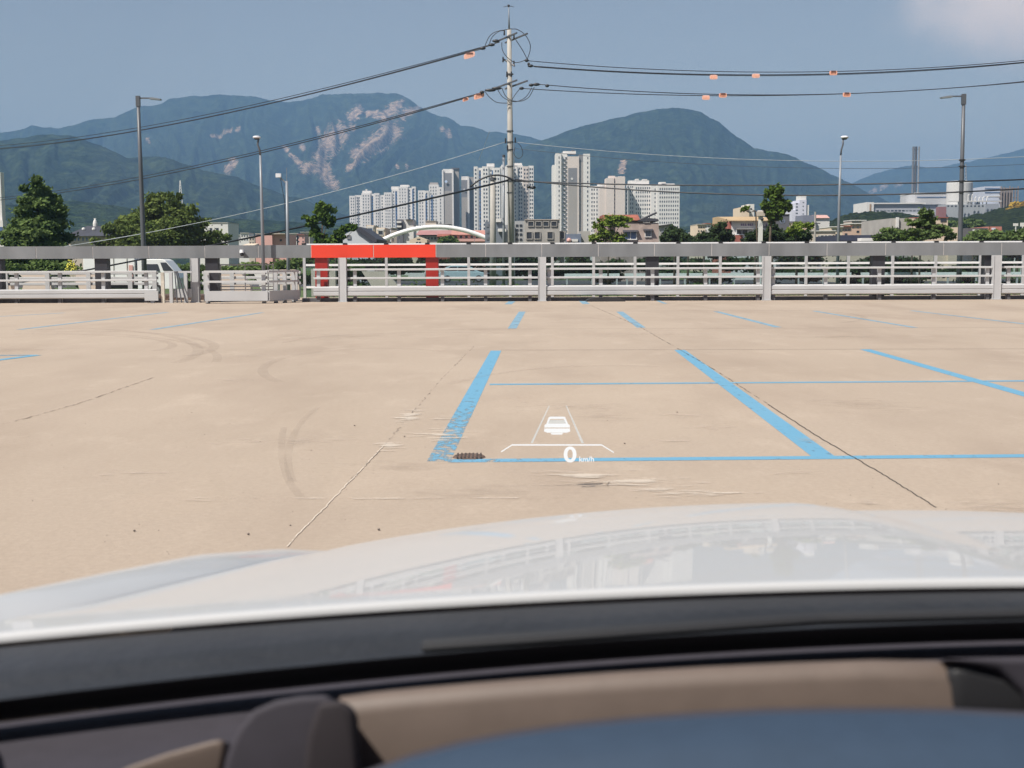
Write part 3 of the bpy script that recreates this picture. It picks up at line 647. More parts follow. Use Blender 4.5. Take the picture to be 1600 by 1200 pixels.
ROCKS = [((528, 208), (512, 228), 16), ((512, 228), (500, 246), 10), ((478, 262), (508, 262), 9), ((505, 270), (520, 288), 9), ((612, 205), (592, 222), 15), ((590, 222), (560, 242), 12),
         ((622, 165), (600, 182), 9), ((600, 182), (575, 178), 5), ((560, 172), (550, 182), 8), ((640, 172), (628, 182), 6), ((654, 168), (640, 178), 4), ((365, 252), (355, 266), 6),
         ((445, 230), (448, 234), 4), ((470, 228), (474, 232), 4), ((230, 218), (232, 221), 3), ((332, 212), (345, 214), 3), ((350, 206), (362, 204), 3), ((370, 204), (374, 200), 3), ((700, 205), (702, 212), 4), ((690, 200), (692, 203), 3),
         ((620, 258), (622, 262), 2.5), ((635, 258), (636, 262), 2.5), ((495, 200), (498, 206), 4), ((550, 198), (552, 202), 4), ((975, 255), (970, 268), 5), ((1360, 300), (1385, 290), 3), ((1400, 290), (1408, 287), 3), ((560, 252), (545, 262), 5), ((455, 243), (470, 256), 4)]
def mountain(name, prof, Yc, px0, px1, nx, ny, m, rough=1.0, seed=0, foot=.5, gully=.3, crest_noise=1.2):
    cols = []; me_v = []; rock = []
    rows = []
    for j in range(ny + 1):
        v = j / ny * 1.25; row = []
        Y = Yc * (foot + (1 - foot) * v)
        for i in range(nx + 1):
            px = px0 + (px1 - px0) * i / nx
            py = lerpp(prof, px)
            # rough tree line on the crest
            cn = (noise.noise(Vector((px * .05 + seed, 1.7, seed))) * 2.2 + noise.noise(Vector((px * .22 + seed, 5.1, seed))) * 1.1 + noise.noise(Vector((px * .8, 9.1, seed))) * .7) * crest_noise
            H = (407 - py - cn * .8) / FPX * Yc + 1.9
            x = (px - 800) / FPX * Y
            if v <= 1:
                s = v * (foot + (1 - foot) * v) ; s = v ** .85 * (foot + (1 - foot) * v)
                a = 4 * v * (1 - v)
                wx = px * .016 + noise.noise(Vector((px * .01, v * 3, seed + 3))) * .9
                g = 1 - abs(noise.noise(Vector((wx * 1.3, v * 1.2, seed)))) * 2
                g2 = 1 - abs(noise.noise(Vector((wx * 4.3, v * 3.1, seed + 9)))) * 2
                s *= 1 - gully * (a ** .6) * (1 - (.68 * g + .32 * g2))
                s += .012 * a * noise.noise(Vector((px * .12, v * 22, seed))) + .007 * a * noise.noise(Vector((px * .35, v * 60, seed)))
            else:
                s = 1 - (v - 1) * 2.2
            z = GZ + max(-2, H * s); p = Vector((x, Y, z)); row.append(p)
            qx, qy = proj(p); rk = 0
            if v < 1.02:
                for a_, b_, r in ROCKS:
                    if abs(qx - a_[0]) < 60: 
                        dd = seg_d(qx, qy, a_, b_) / r; rk = max(rk, 1 - .5 * dd)
            rock.append(max(0, rk))
        rows.append(row)
    o = MB().grid(rows).build(name, m, smooth=True)
    at_ = o.data.attributes.new('rock', 'FLOAT', 'POINT'); at_.data.foreach_set('value', rock)
    return struct(o)
M1 = [(-300, 225), (-100, 212), (0, 208), (28, 206), (45, 203), (62, 197), (80, 200), (100, 202), (130, 196), (150, 189), (190, 186), (205, 178), (230, 169), (265, 165), (275, 158), (287, 155), (340, 152), (400, 154), (420, 159), (450, 163), (480, 162),
      (510, 153), (560, 150), (600, 150), (625, 151), (645, 159), (658, 170), (675, 181), (700, 186), (712, 193), (722, 200), (740, 200), (765, 211), (775, 209), (800, 212), (830, 219), (870, 230), (920, 248), (1000, 285), (1100, 330), (1250, 380)]
M2 = [(650, 300), (700, 285), (750, 265), (800, 243), (840, 226), (860, 219), (900, 204), (950, 192), (1000, 181), (1022, 176), (1048, 173), (1070, 175), (1090, 181), (1120, 196), (1150, 220), (1175, 236), (1200, 240), (1225, 244), (1245, 254), (1280, 269), (1305, 281), (1330, 294), (1360, 308), (1420, 335), (1500, 365)]
M3 = [(1180, 330), (1250, 310), (1320, 292), (1345, 282), (1380, 271), (1400, 266), (1425, 263), (1440, 266), (1462, 267), (1485, 260), (1510, 257), (1540, 250), (1565, 244), (1600, 237), (1660, 222), (1760, 210), (1900, 200)]
M4 = [(-300, 235), (-100, 225), (0, 222), (60, 214), (90, 210), (120, 213), (140, 218), (165, 227), (187, 237), (206, 247), (228, 247), (245, 245), (265, 246), (281, 252), (305, 259), (328, 267), (352, 271), (375, 277), (406, 290), (450, 305), (480, 312), (540, 335), (620, 360), (700, 380)]
M5 = [(1190, 384), (1230, 374), (1270, 362), (1300, 345), (1330, 336), (1350, 332), (1400, 336), (1450, 342), (1500, 344), (1530, 336), (1560, 327), (1580, 321), (1600, 318), (1700, 300), (1800, 290)]
M6 = [(-300, 300), (-100, 315), (0, 322), (60, 314), (120, 312), (170, 318), (240, 330), (330, 338), (420, 344), (520, 350), (620, 360), (760, 366), (900, 362), (1050, 355), (1180, 350), (1300, 345), (1400, 350), (1500, 352)]
MM = mountain_mat('forested_rock', (.006, .013, .008), (.036, .052, .026)); MN = mountain_mat('near_forest', (.010, .020, .009), (.034, .054, .022), sc=2)
mountain('mountain', M1, 5000, -320, 1260, 520, 110, MM, seed=1, gully=.22)
mountain('mountain', M2, 3700, 640, 1520, 300, 80, MM, seed=4, gully=.12, foot=.55)
mountain('mountain', M3, 6400, 1170, 1910, 220, 50, MM, seed=8, gully=.2, foot=.55)
mountain('hill', M4, 2600, -320, 720, 360, 80, MM, seed=12, gully=.18, foot=.55)
mountain('hill', M6, 1300, -320, 1520, 400, 30, MN, seed=22, gully=.2, foot=.7)
mountain('hill', M5, 620, 1180, 1820, 300, 60, mountain_mat('wooded_slope', (.016, .028, .010), (.060, .085, .026), sc=9), seed=17, gully=.15, foot=.5, crest_noise=2.2)
# ------------------------------------------------------------------ haze
hz = MB().box(-11000, 11000, -2800, 15000, GZ - 1, 720).build('haze', None)
hm = bpy.data.materials.new('haze'); hm.use_nodes = True; n = hm.node_tree; n.nodes.remove(n.nodes['Principled BSDF'])
pv = n.nodes.new('ShaderNodeVolumePrincipled'); pv.inputs['Color'].default_value = (.25, .46, .75, 1); pv.inputs['Density'].default_value = 1.85e-4; pv.inputs['Anisotropy'].default_value = .0
n.links.new(pv.outputs[0], n.nodes['Material Output'].inputs['Volume']); hz.data.materials.append(hm); struct(hz, 'stuff')

# ------------------------------------------------------------------ trees
def leaf_mat(name, a, b):
    if name in MATS: return MATS[name]
    m = bpy.data.materials.new(name); m.use_nodes = True; n = m.node_tree; n.nodes.clear(); o = n.nodes.new('ShaderNodeOutputMaterial')
    at_ = n.nodes.new('ShaderNodeAttribute'); at_.attribute_name = 'tint'
    q = n.nodes.new('ShaderNodeMix'); q.data_type = 'RGBA'; q.inputs[6].default_value = (*a, 1); q.inputs[7].default_value = (*b, 1); n.links.new(at_.outputs['Fac'], q.inputs[0])
    d = n.nodes.new('ShaderNodeBsdfDiffuse'); t = n.nodes.new('ShaderNodeBsdfTranslucent'); s = n.nodes.new('ShaderNodeMixShader'); s.inputs[0].default_value = .3
    n.links.new(q.outputs[2], d.inputs[0]); n.links.new(q.outputs[2], t.inputs[0]); n.links.new(d.outputs[0], s.inputs[1]); n.links.new(t.outputs[0], s.inputs[2]); n.links.new(s.outputs[0], o.inputs[0])
    MATS[name] = m; return m
BARK = mat('bark', (.10, .075, .055), .95, var=.35, scale=6, bump=.5)
L_DARK = leaf_mat('leaf_dark', (.055, .095, .030), (.160, .215, .072)); L_MID = leaf_mat('leaf_mid', (.045, .085, .016), (.120, .175, .035)); L_LIGHT = leaf_mat('leaf_light', (.09, .15, .02), (.24, .30, .06))
L_PINE = leaf_mat('needle', (.018, .036, .016), (.065, .095, .038)); L_OLIVE = leaf_mat('leaf_olive', (.058, .092, .026), (.165, .205, .058))
def leaves(blobs, n, size, rnd, fill=.55):
    """leaf faces scattered in the outer part of each blob (centre, radii)"""
    mb = MB(); tint = []
    wts = [b[1][0] * b[1][2] for b in blobs]; tot = sum(wts)
    for (c, r), w in zip(blobs, wts):
        clumps = max(8, int(60 * (w / tot) * len(blobs) ** .5)); k = int(n * w / tot)
        cen = []
        for _ in range(clumps):
            d = Vector((rnd.gauss(0, 1), rnd.gauss(0, 1), rnd.gauss(0, 1))).normalized() * (fill + (1 - fill) * rnd.random()); cen.append((d, rnd.random(), .14 + .16 * rnd.random()))
        for _ in range(k):
            d, tv, cr = rnd.choice(cen); e = Vector((rnd.gauss(0, 1), rnd.gauss(0, 1), rnd.gauss(0, 1))) * cr * .55 + d
            p = Vector((c[0] + e.x * r[0], c[1] + e.y * r[1], c[2] + e.z * r[2])); s = size * rnd.uniform(.6, 1.4)
            u = Vector((rnd.gauss(0, 1), rnd.gauss(0, 1), rnd.gauss(0, 1))).normalized(); v = u.orthogonal().normalized()
            mb.quad(p - u * s, p + v * s * .6, p + u * s, p - v * s * .6); tint.append(min(1, max(0, .55 * tv + .45 * rnd.random())))
    return mb, tint
def crown(par, blobs, n, size, m, rnd, fill=.55, name='crown'):
    mb, tint = leaves(blobs, n, size, rnd, fill); o = mb.build(name, m, par); a = o.data.attributes.new('tint', 'FLOAT', 'FACE'); a.data.foreach_set('value', tint); return o
def tree(name, label, cat, Y, blobs_px, base_px, m, n, size, trunk=.12, group=None, seed=0, fill=.55, limbs=True, zb=None):
    """blobs_px: (px, py, rx_px, ry_px) in the depth plane, given a little depth"""
    rnd = random.Random(seed); zb = GZ if zb is None else zb; bxw = at(base_px, 400, Y).x
    t = thing(name, label, cat, (bxw, Y, zb), group); k = Y / FPX; blobs = []
    for (px, py, rx, ry) in blobs_px:
        c = at(px, py, Y); blobs.append(((c.x, Y + rnd.uniform(-.5, .5) * rx * k, c.z), (rx * k, rx * k * .9, ry * k)))
    crown(t, blobs, n, size, m, rnd, fill)
    top = max(b[0][2] for b in blobs); low = min(b[0][2] - b[1][2] * .6 for b in blobs); mid = Vector((bxw, Y, max(zb + .3, low)))
    mb = MB(); hub = Vector((bxw + (blobs[0][0][0] - bxw) * .3, Y, mid.z))
    mb.tube([(bxw, Y, zb), (bxw * .7 + hub.x * .3, Y, (zb + hub.z) / 2), hub, Vector(blobs[0][0])], [trunk, trunk * .8, trunk * .65, trunk * .2], 8)
    for b in blobs[1:] if limbs else []:
        c = Vector(b[0]); mb.tube([hub, hub.lerp(c, .5) + Vector((0, 0, -.1)), c], [trunk * .5, trunk * .3, trunk * .12], 6)
    mb.build('trunk', BARK, t, smooth=True); return t
# big ones on the left
cone = []
for i in range(15):
    f = i / 14; cone.append((59 + (1 - f) * 2, 300 + f * 105, 25 + 27 * f ** .9, 19))
tree('conical_tree', 'tall dense cone shaped green tree at the left edge', 'tree', 105, cone, 60, L_DARK, 52000, .17, .25, seed=1, fill=.6)
tree('broad_tree', 'broad bushy tree behind the left lamp column', 'tree', 95, [(250, 335, 38, 30), (215, 352, 45, 28), (285, 350, 36, 26), (275, 318, 18, 20), (238, 318, 18, 16), (185, 366, 34, 22), (320, 368, 32, 20), (250, 372, 60, 25), (345, 376, 22, 14), (165, 380, 22, 14)], 248, L_OLIVE, 34000, .14, .22, seed=2, fill=.35)
tree('young_tree', 'young tree with a lopsided dark green top left of the red beam', 'tree', 58, [(506, 330, 17, 14), (488, 345, 13, 9), (512, 345, 14, 10), (494, 362, 12, 9), (500, 374, 14, 9), (478, 340, 6, 4)], 500, L_MID, 3600, .085, .07, seed=3, fill=.3)
tree('young_tree', 'small leafy spray bending toward the pale gabled house', 'tree', 58, [(545, 357, 13, 6), (530, 367, 12, 7), (523, 376, 12, 7), (556, 355, 7, 3)], 520, L_MID, 1700, .085, .05, seed=4, fill=.3)
tree('roadside_tree', 'pale yellow green tree before the stone house with red roof', 'tree', 88, [(955, 345, 16, 9), (938, 352, 11, 9), (975, 341, 14, 5), (945, 366, 16, 10), (962, 372, 18, 10), (930, 374, 12, 8), (968, 352, 14, 6)], 950, L_LIGHT, 3600, .10, .07, seed=5, fill=.3)
tree('forked_tree', 'forked green tree standing tallest beside the shop with tan roof', 'tree', 62, [(1212, 302, 14, 15), (1221, 322, 15, 14), (1200, 322, 12, 12), (1211, 335, 16, 10), (1192, 326, 7, 5), (1232, 325, 6, 7), (1206, 345, 6, 4)], 1201, L_MID, 5200, .085, .085, seed=6, fill=.3)
tree('bare_tree', 'half bare shrub with curved brown stems before the tan roofed shop', 'tree', 64, [(1166, 325, 6, 4), (1160, 328, 4, 3)], 1186, L_MID, 220, .07, .05, seed=7, fill=.3)
tree('spreading_tree', 'layered dark tree with a thin bare trunk before the cream block', 'tree', 60, [(1442, 335, 13, 10), (1440, 348, 22, 8), (1422, 361, 19, 5), (1466, 356, 22, 9), (1445, 368, 22, 8), (1480, 366, 12, 9), (1455, 345, 14, 7)], 1437, L_DARK, 6200, .085, .06, seed=8, fill=.3)
for i, (x, y, rx, ry, lab, Y) in enumerate([(1054, 366, 20, 13, 'dark pine shrub just right of the stone house', 84), (1125, 364, 19, 17, 'dark pine clump left of the tan roofed shop', 84), (1100, 372, 16, 10, 'low pine shrub between two dark pine clumps', 82),
                                         (1180, 370, 16, 11, 'dark pine below the white chimney pillar', 80), (1207, 366, 18, 15, 'dark pine at the foot of the forked tree', 78), (1245, 367, 20, 14, 'pine clump before the cream shop row', 80), (1075, 376, 12, 8, 'lowest pine shrub right of the white slab blocks', 82)]):
    tree('pine', lab, 'pine tree', Y, [(x, y, rx, ry), (x - rx * .6, y + 7, rx * .7, ry * .6), (x + rx * .6, y + 6, rx * .7, ry * .6)], x, L_PINE, 3000, .10, .09, 'pines beyond the deck', seed=20 + i, fill=.3)
tree('bright_shrub', 'bright green shrub between two pines by the dark sign block', 'shrub', 76, [(1238, 360, 13, 8), (1262, 352, 9, 6), (1248, 352, 9, 6)], 1245, L_LIGHT, 1400, .10, .05, seed=31, fill=.3)
for i, (x, y, rx, ry, lab, Y) in enumerate([(1395, 368, 28, 12, 'round mid green bush left of the layered dark tree', 92), (1425, 371, 16, 9, 'lower green bush touching the layered dark tree', 90), (1545, 369, 30, 9, 'dark bush before the red brick block', 96), (1590, 368, 22, 10, 'dark bush at the right edge above the beam', 96),
                                         (1520, 372, 14, 7, 'small green bush right of the right lamp column', 96), (515, 379, 14, 6, 'small bush behind the left end of the red beam', 90), (700, 376, 14, 6, 'small dark bush under the white arch', 185), (1515, 350, 20, 9, 'distant dark tree on the slope right of the lamp column', 330), (1480, 352, 24, 8, 'distant dark tree on the slope behind the lamp column', 340)]):
    tree('bush', lab, 'bush', Y, [(x, y, rx, ry), (x - rx * .55, y + 4, rx * .6, ry * .7), (x + rx * .55, y + 3, rx * .6, ry * .7)], x, L_DARK if i != 1 else L_MID, 3200, .13 * Y / 90, .09, seed=40 + i, fill=.3)
# dark belt of bushes seen through the fence
def hedge(name, label, Y, px0, px1, z0, z1, thick, m, n, size, seed, kind=None):
    rnd = random.Random(seed); x0, x1 = X(px0, Y), X(px1, Y); mb = MB(); tint = []
    cen = [(x0 + (x1 - x0) * rnd.random(), rnd.uniform(-.5, .5) * thick, rnd.uniform(0, 1), rnd.random()) for _ in range(max(20, int((x1 - x0) * 3)))]
    for _ in range(n):
        c = rnd.choice(cen); hh = (z1 - z0) * (.75 + .35 * noise.noise(Vector((c[0] * .25, seed, 0))))
        p = Vector((c[0] + rnd.gauss(0, .35), Y + c[1] + rnd.gauss(0, .2), z0 + hh * c[2] ** .7 + rnd.gauss(0, .12))); s = size * rnd.uniform(.6, 1.4)
        u = Vector((rnd.gauss(0, 1), rnd.gauss(0, 1), rnd.gauss(0, 1))).normalized(); v = u.orthogonal().normalized()
        mb.quad(p - u * s, p + v * s * .6, p + u * s, p - v * s * .6); tint.append(.5 * c[3] + .5 * rnd.random())
    o = mb.build(name, m); a = o.data.attributes.new('tint', 'FLOAT', 'FACE'); a.data.foreach_set('value', tint)
    return struct(o, 'stuff')
hedge('shrubbery', '', 86, -120, 135, GZ, 1.9, 2.5, L_DARK, 16000, .15, 1)
hedge('shrubbery', '', 86, 272, 560, GZ, 1.9, 2.5, L_DARK, 16000, .15, 2)
hedge('shrubbery', '', 126, 520, 870, GZ, 3.2, 4, L_PINE, 26000, .20, 3)
hedge('shrubbery', '', 108, 498, 612, GZ, 2.2, 3, L_PINE, 9000, .16, 10)
hedge('shrubbery', '', 99, 862, 1312, GZ, 2.7, 3, L_PINE, 26000, .17, 8)
hedge('shrubbery', '', 99, 1312, 1505, GZ, 1.65, 2, L_PINE, 11000, .17, 9)
hedge('shrubbery', '', 98, 1362, 1428, GZ, 1.9, 2.5, L_PINE, 5000, .17, 4)
hedge('shrubbery', '', 99, 1500, 1900, GZ, 2.7, 3, L_PINE, 18000, .17, 5)
hedge('undergrowth', '', 62, 640, 1900, GZ, .02, 3, L_DARK, 26000, .09, 6)
hedge('undergrowth', '', 58, 600, 690, GZ, .25, 1.5, L_OLIVE, 2500, .08, 7)
# white far guard rail
wr = thing('crash_barrier', 'white crash barrier along the far road', 'crash barrier', (X(1100, 94), 94, GZ))
for k, (a, b) in enumerate([(882, 968), (976, 1010), (1028, 1190), (1205, 1330), (1345, 1530), (1545, 1800)]):
    Yk = 94; z = at(800, 430, Yk).z
    MB().box(X(a, Yk), X(b, Yk), Yk - .05, Yk + .05, z - .10, z + .10).build('rail', mat('white_paint', (.78, .78, .76), .5, var=.1, scale=4), wr)
    nn = int((b - a) / 40) + 1
    for i in range(nn): xx = X(a + 4 + (b - a - 8) * i / max(1, nn - 1), Yk); MB().box(xx - .06, xx + .06, Yk + .055, Yk + .16, GZ, z + .1).build('post', STEEL, wr)

# ------------------------------------------------------------------ buildings
def c3(c): return c
WIN = mat('window_dark', (.035, .042, .055), .18, var=.4, scale=.4); WINB = mat('window_blue', (.08, .14, .26), .15, var=.3, scale=.4); WINP = mat('window_grey', (.16, .17, .19), .3, var=.3, scale=.4)
def wallm(n, c, var=.05, sc=.15): return mat(n, c, .8, var=var, scale=sc)
WHITE = wallm('white_render', (.62, .60, .57)); CREAM = wallm('cream_render', (.62, .50, .38)); PINK = wallm('pink_render', (.58, .33, .29)); GREYW = wallm('grey_render', (.36, .34, .31), .12, .8)
DGREY = wallm('dark_grey_render', (.11, .11, .125)); BEIGE = wallm('beige_render', (.48, .41, .34)); LAV = wallm('lavender_render', (.55, .55, .62)); STONE = mat('rough_stone', (.46, .36, .31), .9, var=.45, scale=1.6, c2=(.30, .235, .205))
ROOFR = mat('red_tile', (.27, .085, .055), .85, var=.3, scale=1.5); ROOFD = mat('dark_roof', (.045, .045, .055), .6, var=.2, scale=.5); TAN = mat('tan_roof', (.42, .30, .17), .8, var=.15, scale=.5)
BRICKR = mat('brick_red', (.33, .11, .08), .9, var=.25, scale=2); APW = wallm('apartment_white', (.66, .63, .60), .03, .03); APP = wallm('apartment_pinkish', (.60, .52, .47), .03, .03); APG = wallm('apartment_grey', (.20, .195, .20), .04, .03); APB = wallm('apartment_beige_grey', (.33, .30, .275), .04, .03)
class Bld:
    def __init__(s, name, label, cat, px0, px1, Y, depth=None, yaw=0, group=None):
        s.Y = Y; s.x0, s.x1 = X(px0, Y, 390), X(px1, Y, 390); s.cx = (s.x0 + s.x1) / 2; s.w = s.x1 - s.x0; s.d = depth or s.w * .8
        s.o = thing(name, label, cat, (s.cx, Y, GZ), group); s.yaw = yaw; s.nwin = 0; s.extra = MB()
    def x(s, px): return X(px, s.Y, 380)
    def z(s, py): return Z(py, s.Y)
    def box(s, name, px0, px1, pytop, m, pyb=None, y0=0, y1=None, parent=None):
        z0 = GZ if pyb is None else s.z(pyb); y1 = s.d if y1 is None else y1
        return MB().box(s.x(px0), s.x(px1), s.Y + y0, s.Y + y1, z0, s.z(pytop)).build(name, m, parent or s.o)
    def win(s, pxc, pyc, w, h, m=None, frame=None, y=0, name='window'):
        """w,h in px"""
        k = s.Y / FPX; c = Vector((s.x(pxc), s.Y + y, s.z(pyc))); a, b = w * k / 2, h * k / 2
        if frame:
            t = min(.12, a * .3, b * .3)
            f = MB().box(c.x - a - t, c.x + a + t, s.Y + y - .10, s.Y + y + .02, c.z - b - t, c.z - b).box(c.x - a - t, c.x + a + t, s.Y + y - .10, s.Y + y + .02, c.z + b, c.z + b + t)
            f.box(c.x - a - t, c.x - a, s.Y + y - .10, s.Y + y + .02, c.z - b, c.z + b).box(c.x + a, c.x + a + t, s.Y + y - .10, s.Y + y + .02, c.z - b, c.z + b)
            if w > 8: f.box(c.x - t / 3, c.x + t / 3, s.Y + y - .09, s.Y + y + .02, c.z - b, c.z + b)
            f = f.build(name, frame, s.o)
            MB().box(c.x - a, c.x + a, s.Y + y - .05, s.Y + y + .02, c.z - b, c.z + b).build('glass', m or WIN, f)
        else:
            MB().box(c.x - a, c.x + a, s.Y + y - .05, s.Y + y + .02, c.z - b, c.z + b).build(name, m or WIN, s.o)
    def grid(s, pxs, pys, w, h, m=None, y=0, limit=100):
        """small far windows: one shared mesh, the first hundred as parts"""
        k = s.Y / FPX; a, b = w * k / 2, h * k / 2; me = None; ex = MB()
        for py in pys:
            for px in pxs:
                c = (s.x(px), s.Y + y, s.z(py))
                if s.nwin < limit:
                    if me is None:
                        o = MB().box(-a, a, -.08, .02, -b, b).build('window', m or WIN, None); me = o.data
                    else: o = bpy.data.objects.new('window', me); COL.objects.link(o)
                    o.parent = s.o; o.location = Vector(c) - parent_world(s.o); s.nwin += 1
                else: ex.box(c[0] - a, c[0] + a, c[1] - .08, c[1] + .02, c[2] - b, c[2] + b)
        if ex.v: o = ex.build('window', m or WIN, s.o); o['kind'] = 'stuff'
def rng(a, b, n): return [a + (b - a) * i / (n - 1) for i in range(n)] if n > 1 else [(a + b) / 2]
def tower(label, Y, bays, floors_top, strips=(), caps=(), name='apartment_block', group='apartment blocks before the mountain', fl=2.9, yb=383, extra=()):
    """bays: (px0, px1, pytop, proud m, material, [window px columns], window width px)"""
    p0 = min(b[0] for b in bays); p1 = max(b[1] for b in bays); B = Bld(name, label, 'apartment block', p0, p1, Y, depth=14, group=group)
    step = fl * FPX / Y; lo = 380
    walls = {}
    for (a, b, t, pr, m, cols, ww) in bays:
        o = B.box('wall', a, b, t, m, y0=-pr)
    for (a, b, t, b2, pr, m) in strips:
        z = B.box('recess_strip', a, b, t, m, pyb=b2, y0=-pr - .06, y1=-pr + .02)
    for (a, b, t, b2, m) in caps:
        B.box('roof_house', a, b, t, m, pyb=b2 + .0, y0=2, y1=9)
    for (a, b, t, pr, m, cols, ww) in bays:
        if cols:
            n = int((lo - t - step * .8) / step); B.grid(cols, [t + step * (.9 + i) for i in range(n)], ww, step * .48, y=-pr)
    return B
Wt = APW
# A: 547-593
tower('far white apartment block at the left end of the row', 1250, [(547, 556, 305, .6, Wt, [550, 553.5], 1.3), (556, 566, 304, 0, Wt, [559, 562.5], 1.2), (566, 580, 301, 1.2, Wt, [569, 573, 577], 1.2), (580, 586, 302, .2, Wt, [583], 1.8), (586, 594, 301, 1, Wt, [589, 592], 1.2)],
      0, strips=[(559.8, 561.4, 307, 382, 0, WINP), (581.8, 584, 306, 382, .2, WINB)], caps=[(567, 581, 297, 301.2, Wt), (572, 574, 294.5, 297.1, Wt)])
tower('white apartment block with stepped roof second in the row', 1200, [(595, 601, 304, 0, Wt, [598], 1.5), (601, 613, 300, 1, Wt, [604, 607, 610], 1.1), (613, 623, 295, .2, Wt, [616, 620], 1.4), (623, 638, 291, 1.2, Wt, [626, 630, 634], 1.1), (638, 644, 293, 0, Wt, [641], 1.5), (644, 650.5, 291, .9, Wt, [647.5], 2)],
      0, strips=[(618.5, 621.5, 298, 382, .2, WINB), (645, 647.4, 295, 382, .9, WINB)], caps=[(612, 624, 290.5, 295.2, Wt), (626, 640, 288, 291.2, Wt)])
tower('white block with a square roof house beside the grey sided tower', 1150, [(654, 664, 297, 0, Wt, [657, 661], 1.4), (664, 671, 297.5, 1, Wt, [667.5], 2.2), (671, 686, 288, .4, Wt, [674, 678, 682], 1.3), (686, 692, 292, 1, Wt, [689], 1.4)],
      0, strips=[(665.5, 668, 303, 382, 1, WINB), (674.5, 677, 304, 382, .4, WINB)], caps=[(672, 685, 284.5, 288.2, APB)])
tn = tower('tall narrow tower with a grey end wall left of the concrete poles', 1050, [(691.5, 694, 265, .8, Wt, [], 1), (694, 707, 270, .2, APG, [], 1), (707, 709.5, 265, .8, Wt, [], 1), (709.5, 717.5, 263, -3, APB, [], 1)],  # last bay: shade of the right face put into its beige grey
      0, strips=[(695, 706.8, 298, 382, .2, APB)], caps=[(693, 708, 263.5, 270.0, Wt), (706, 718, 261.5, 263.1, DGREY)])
tm = tower('mid height tower with right face coloured as in shade, before the tall windowed block', 1080, [(721.5, 731, 281, .2, APG, [], 1), (731, 734, 276, .9, Wt, [], 1), (734, 741, 276, -3, APB, [], 1)], 0, strips=[(722, 730.8, 308, 382, .2, APB)], caps=[(721.5, 732, 275, 281.2, Wt)])  # right bay is beige grey to colour in the shaded side face
tower('tall windowed white block partly behind the concrete poles', 950, [(741, 747, 260, .5, Wt, [744], 2.2), (747, 754, 262, 0, Wt, [750.5], 2), (754, 764, 260, 1, Wt, [757, 761], 2), (764, 772, 261, .2, Wt, [767.5], 2), (772, 782, 262, 1, Wt, [775, 779], 2), (782, 791, 260, .3, Wt, [786.5], 2), (791, 800, 258, 1, Wt, [795.5], 2)],
      0, strips=[(749, 752, 266, 382, 0, WINB), (769, 771, 266, 382, .2, WINB)], caps=[(761, 773, 255, 260, Wt), (784, 789, 257, 260, Wt)])
tower('windowed white block just right of the utility pole', 960, [(801, 809, 260, .8, Wt, [805], 2.2), (809, 817, 258, 0, Wt, [812, 815], 1.8), (817, 826, 260, .9, APP, [820, 824], 2), (826, 834, 259, .3, Wt, [829, 832], 1.8)],
      0, strips=[(810.2, 811.6, 264, 382, 0, WINP)], caps=[(803, 816, 254.5, 258.3, Wt)])
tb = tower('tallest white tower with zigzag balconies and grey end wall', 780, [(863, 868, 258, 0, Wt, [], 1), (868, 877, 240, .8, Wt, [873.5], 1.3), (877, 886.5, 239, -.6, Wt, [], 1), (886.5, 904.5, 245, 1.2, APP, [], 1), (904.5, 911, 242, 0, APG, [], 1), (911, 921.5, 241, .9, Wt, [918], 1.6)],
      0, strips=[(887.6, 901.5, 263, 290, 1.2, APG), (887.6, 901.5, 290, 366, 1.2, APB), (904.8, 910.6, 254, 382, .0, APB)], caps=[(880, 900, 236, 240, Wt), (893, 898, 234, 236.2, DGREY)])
for i in range(40):
    k = tb.Y / FPX; py = 245 + i * 3.35
    xx = 878.5 + (1.4 if i % 2 else 4.2)
    MB().box(tb.x(xx), tb.x(xx + 3.8), tb.Y - .1, tb.Y + .7, tb.z(py + 2.2), tb.z(py + .9)).build('balcony', WIN if i % 2 else WINP, tb.o)
def emblem(t, px, py, r, m):
    k = t.Y / FPX; x, z = t.x(px), t.z(py); r *= k
    MB().prismy([(x - r, z), (x, z - r), (x + r, z), (x, z + r)], t.Y - 1.5, t.Y - 1.42).build('emblem', m, t.o)
emblem(tn, 698, 283.5, 2.6, mat('emblem_pale_blue', (.45, .55, .72), .5)); emblem(tm, 726, 296, 1.8, WHITE); emblem(tb, 893.5, 280, 2.2, WHITE)
def vstripes(a, b, n): return [a + (b - a) * (i + .5) / n for i in range(n)]
tower('lower white block tucked behind the tallest tower', 900, [(922, 930, 291, 0, Wt, vstripes(923, 930, 2), 1.6), (930, 941, 291, .5, Wt, vstripes(931, 937, 2), 1.4)], 0, caps=[(934, 945, 287, 291.2, Wt)])
tower('pinkish block with blank end walls and twin roof towers', 880, [(937, 946.5, 292, .4, APP, [], 1), (946.5, 959, 279, 1.5, APP, [], 1), (959, 961, 286, .5, APP, [960], .8), (961, 976, 277, 1.5, APP, [], 1), (976, 981, 294, 0, Wt, [978.5], 1.4)], 0, caps=[(951, 961, 275, 279.2, APP), (966, 976, 276, 277.3, APP)])
tower('white slab block with close columns of windows, left of two', 890, [(981, 990, 287, .4, Wt, [985, 988], 1.2), (990, 1016, 289, 1.1, Wt, vstripes(992, 1016, 7), 1.5)], 0, caps=[(982, 1014, 282.5, 288, Wt), (993, 998, 280, 283, Wt), (1004, 1011, 280.5, 283, Wt)])
tower('white slab block with close columns of windows, right of two', 885, [(1017, 1026, 291, 0, Wt, [1023], 1.3), (1026, 1061, 290.5, 1.1, Wt, vstripes(1029, 1060, 9), 1.6)], 0, caps=[(1030, 1040, 285, 290.8, Wt), (1034, 1054, 287.5, 290.8, Wt)])

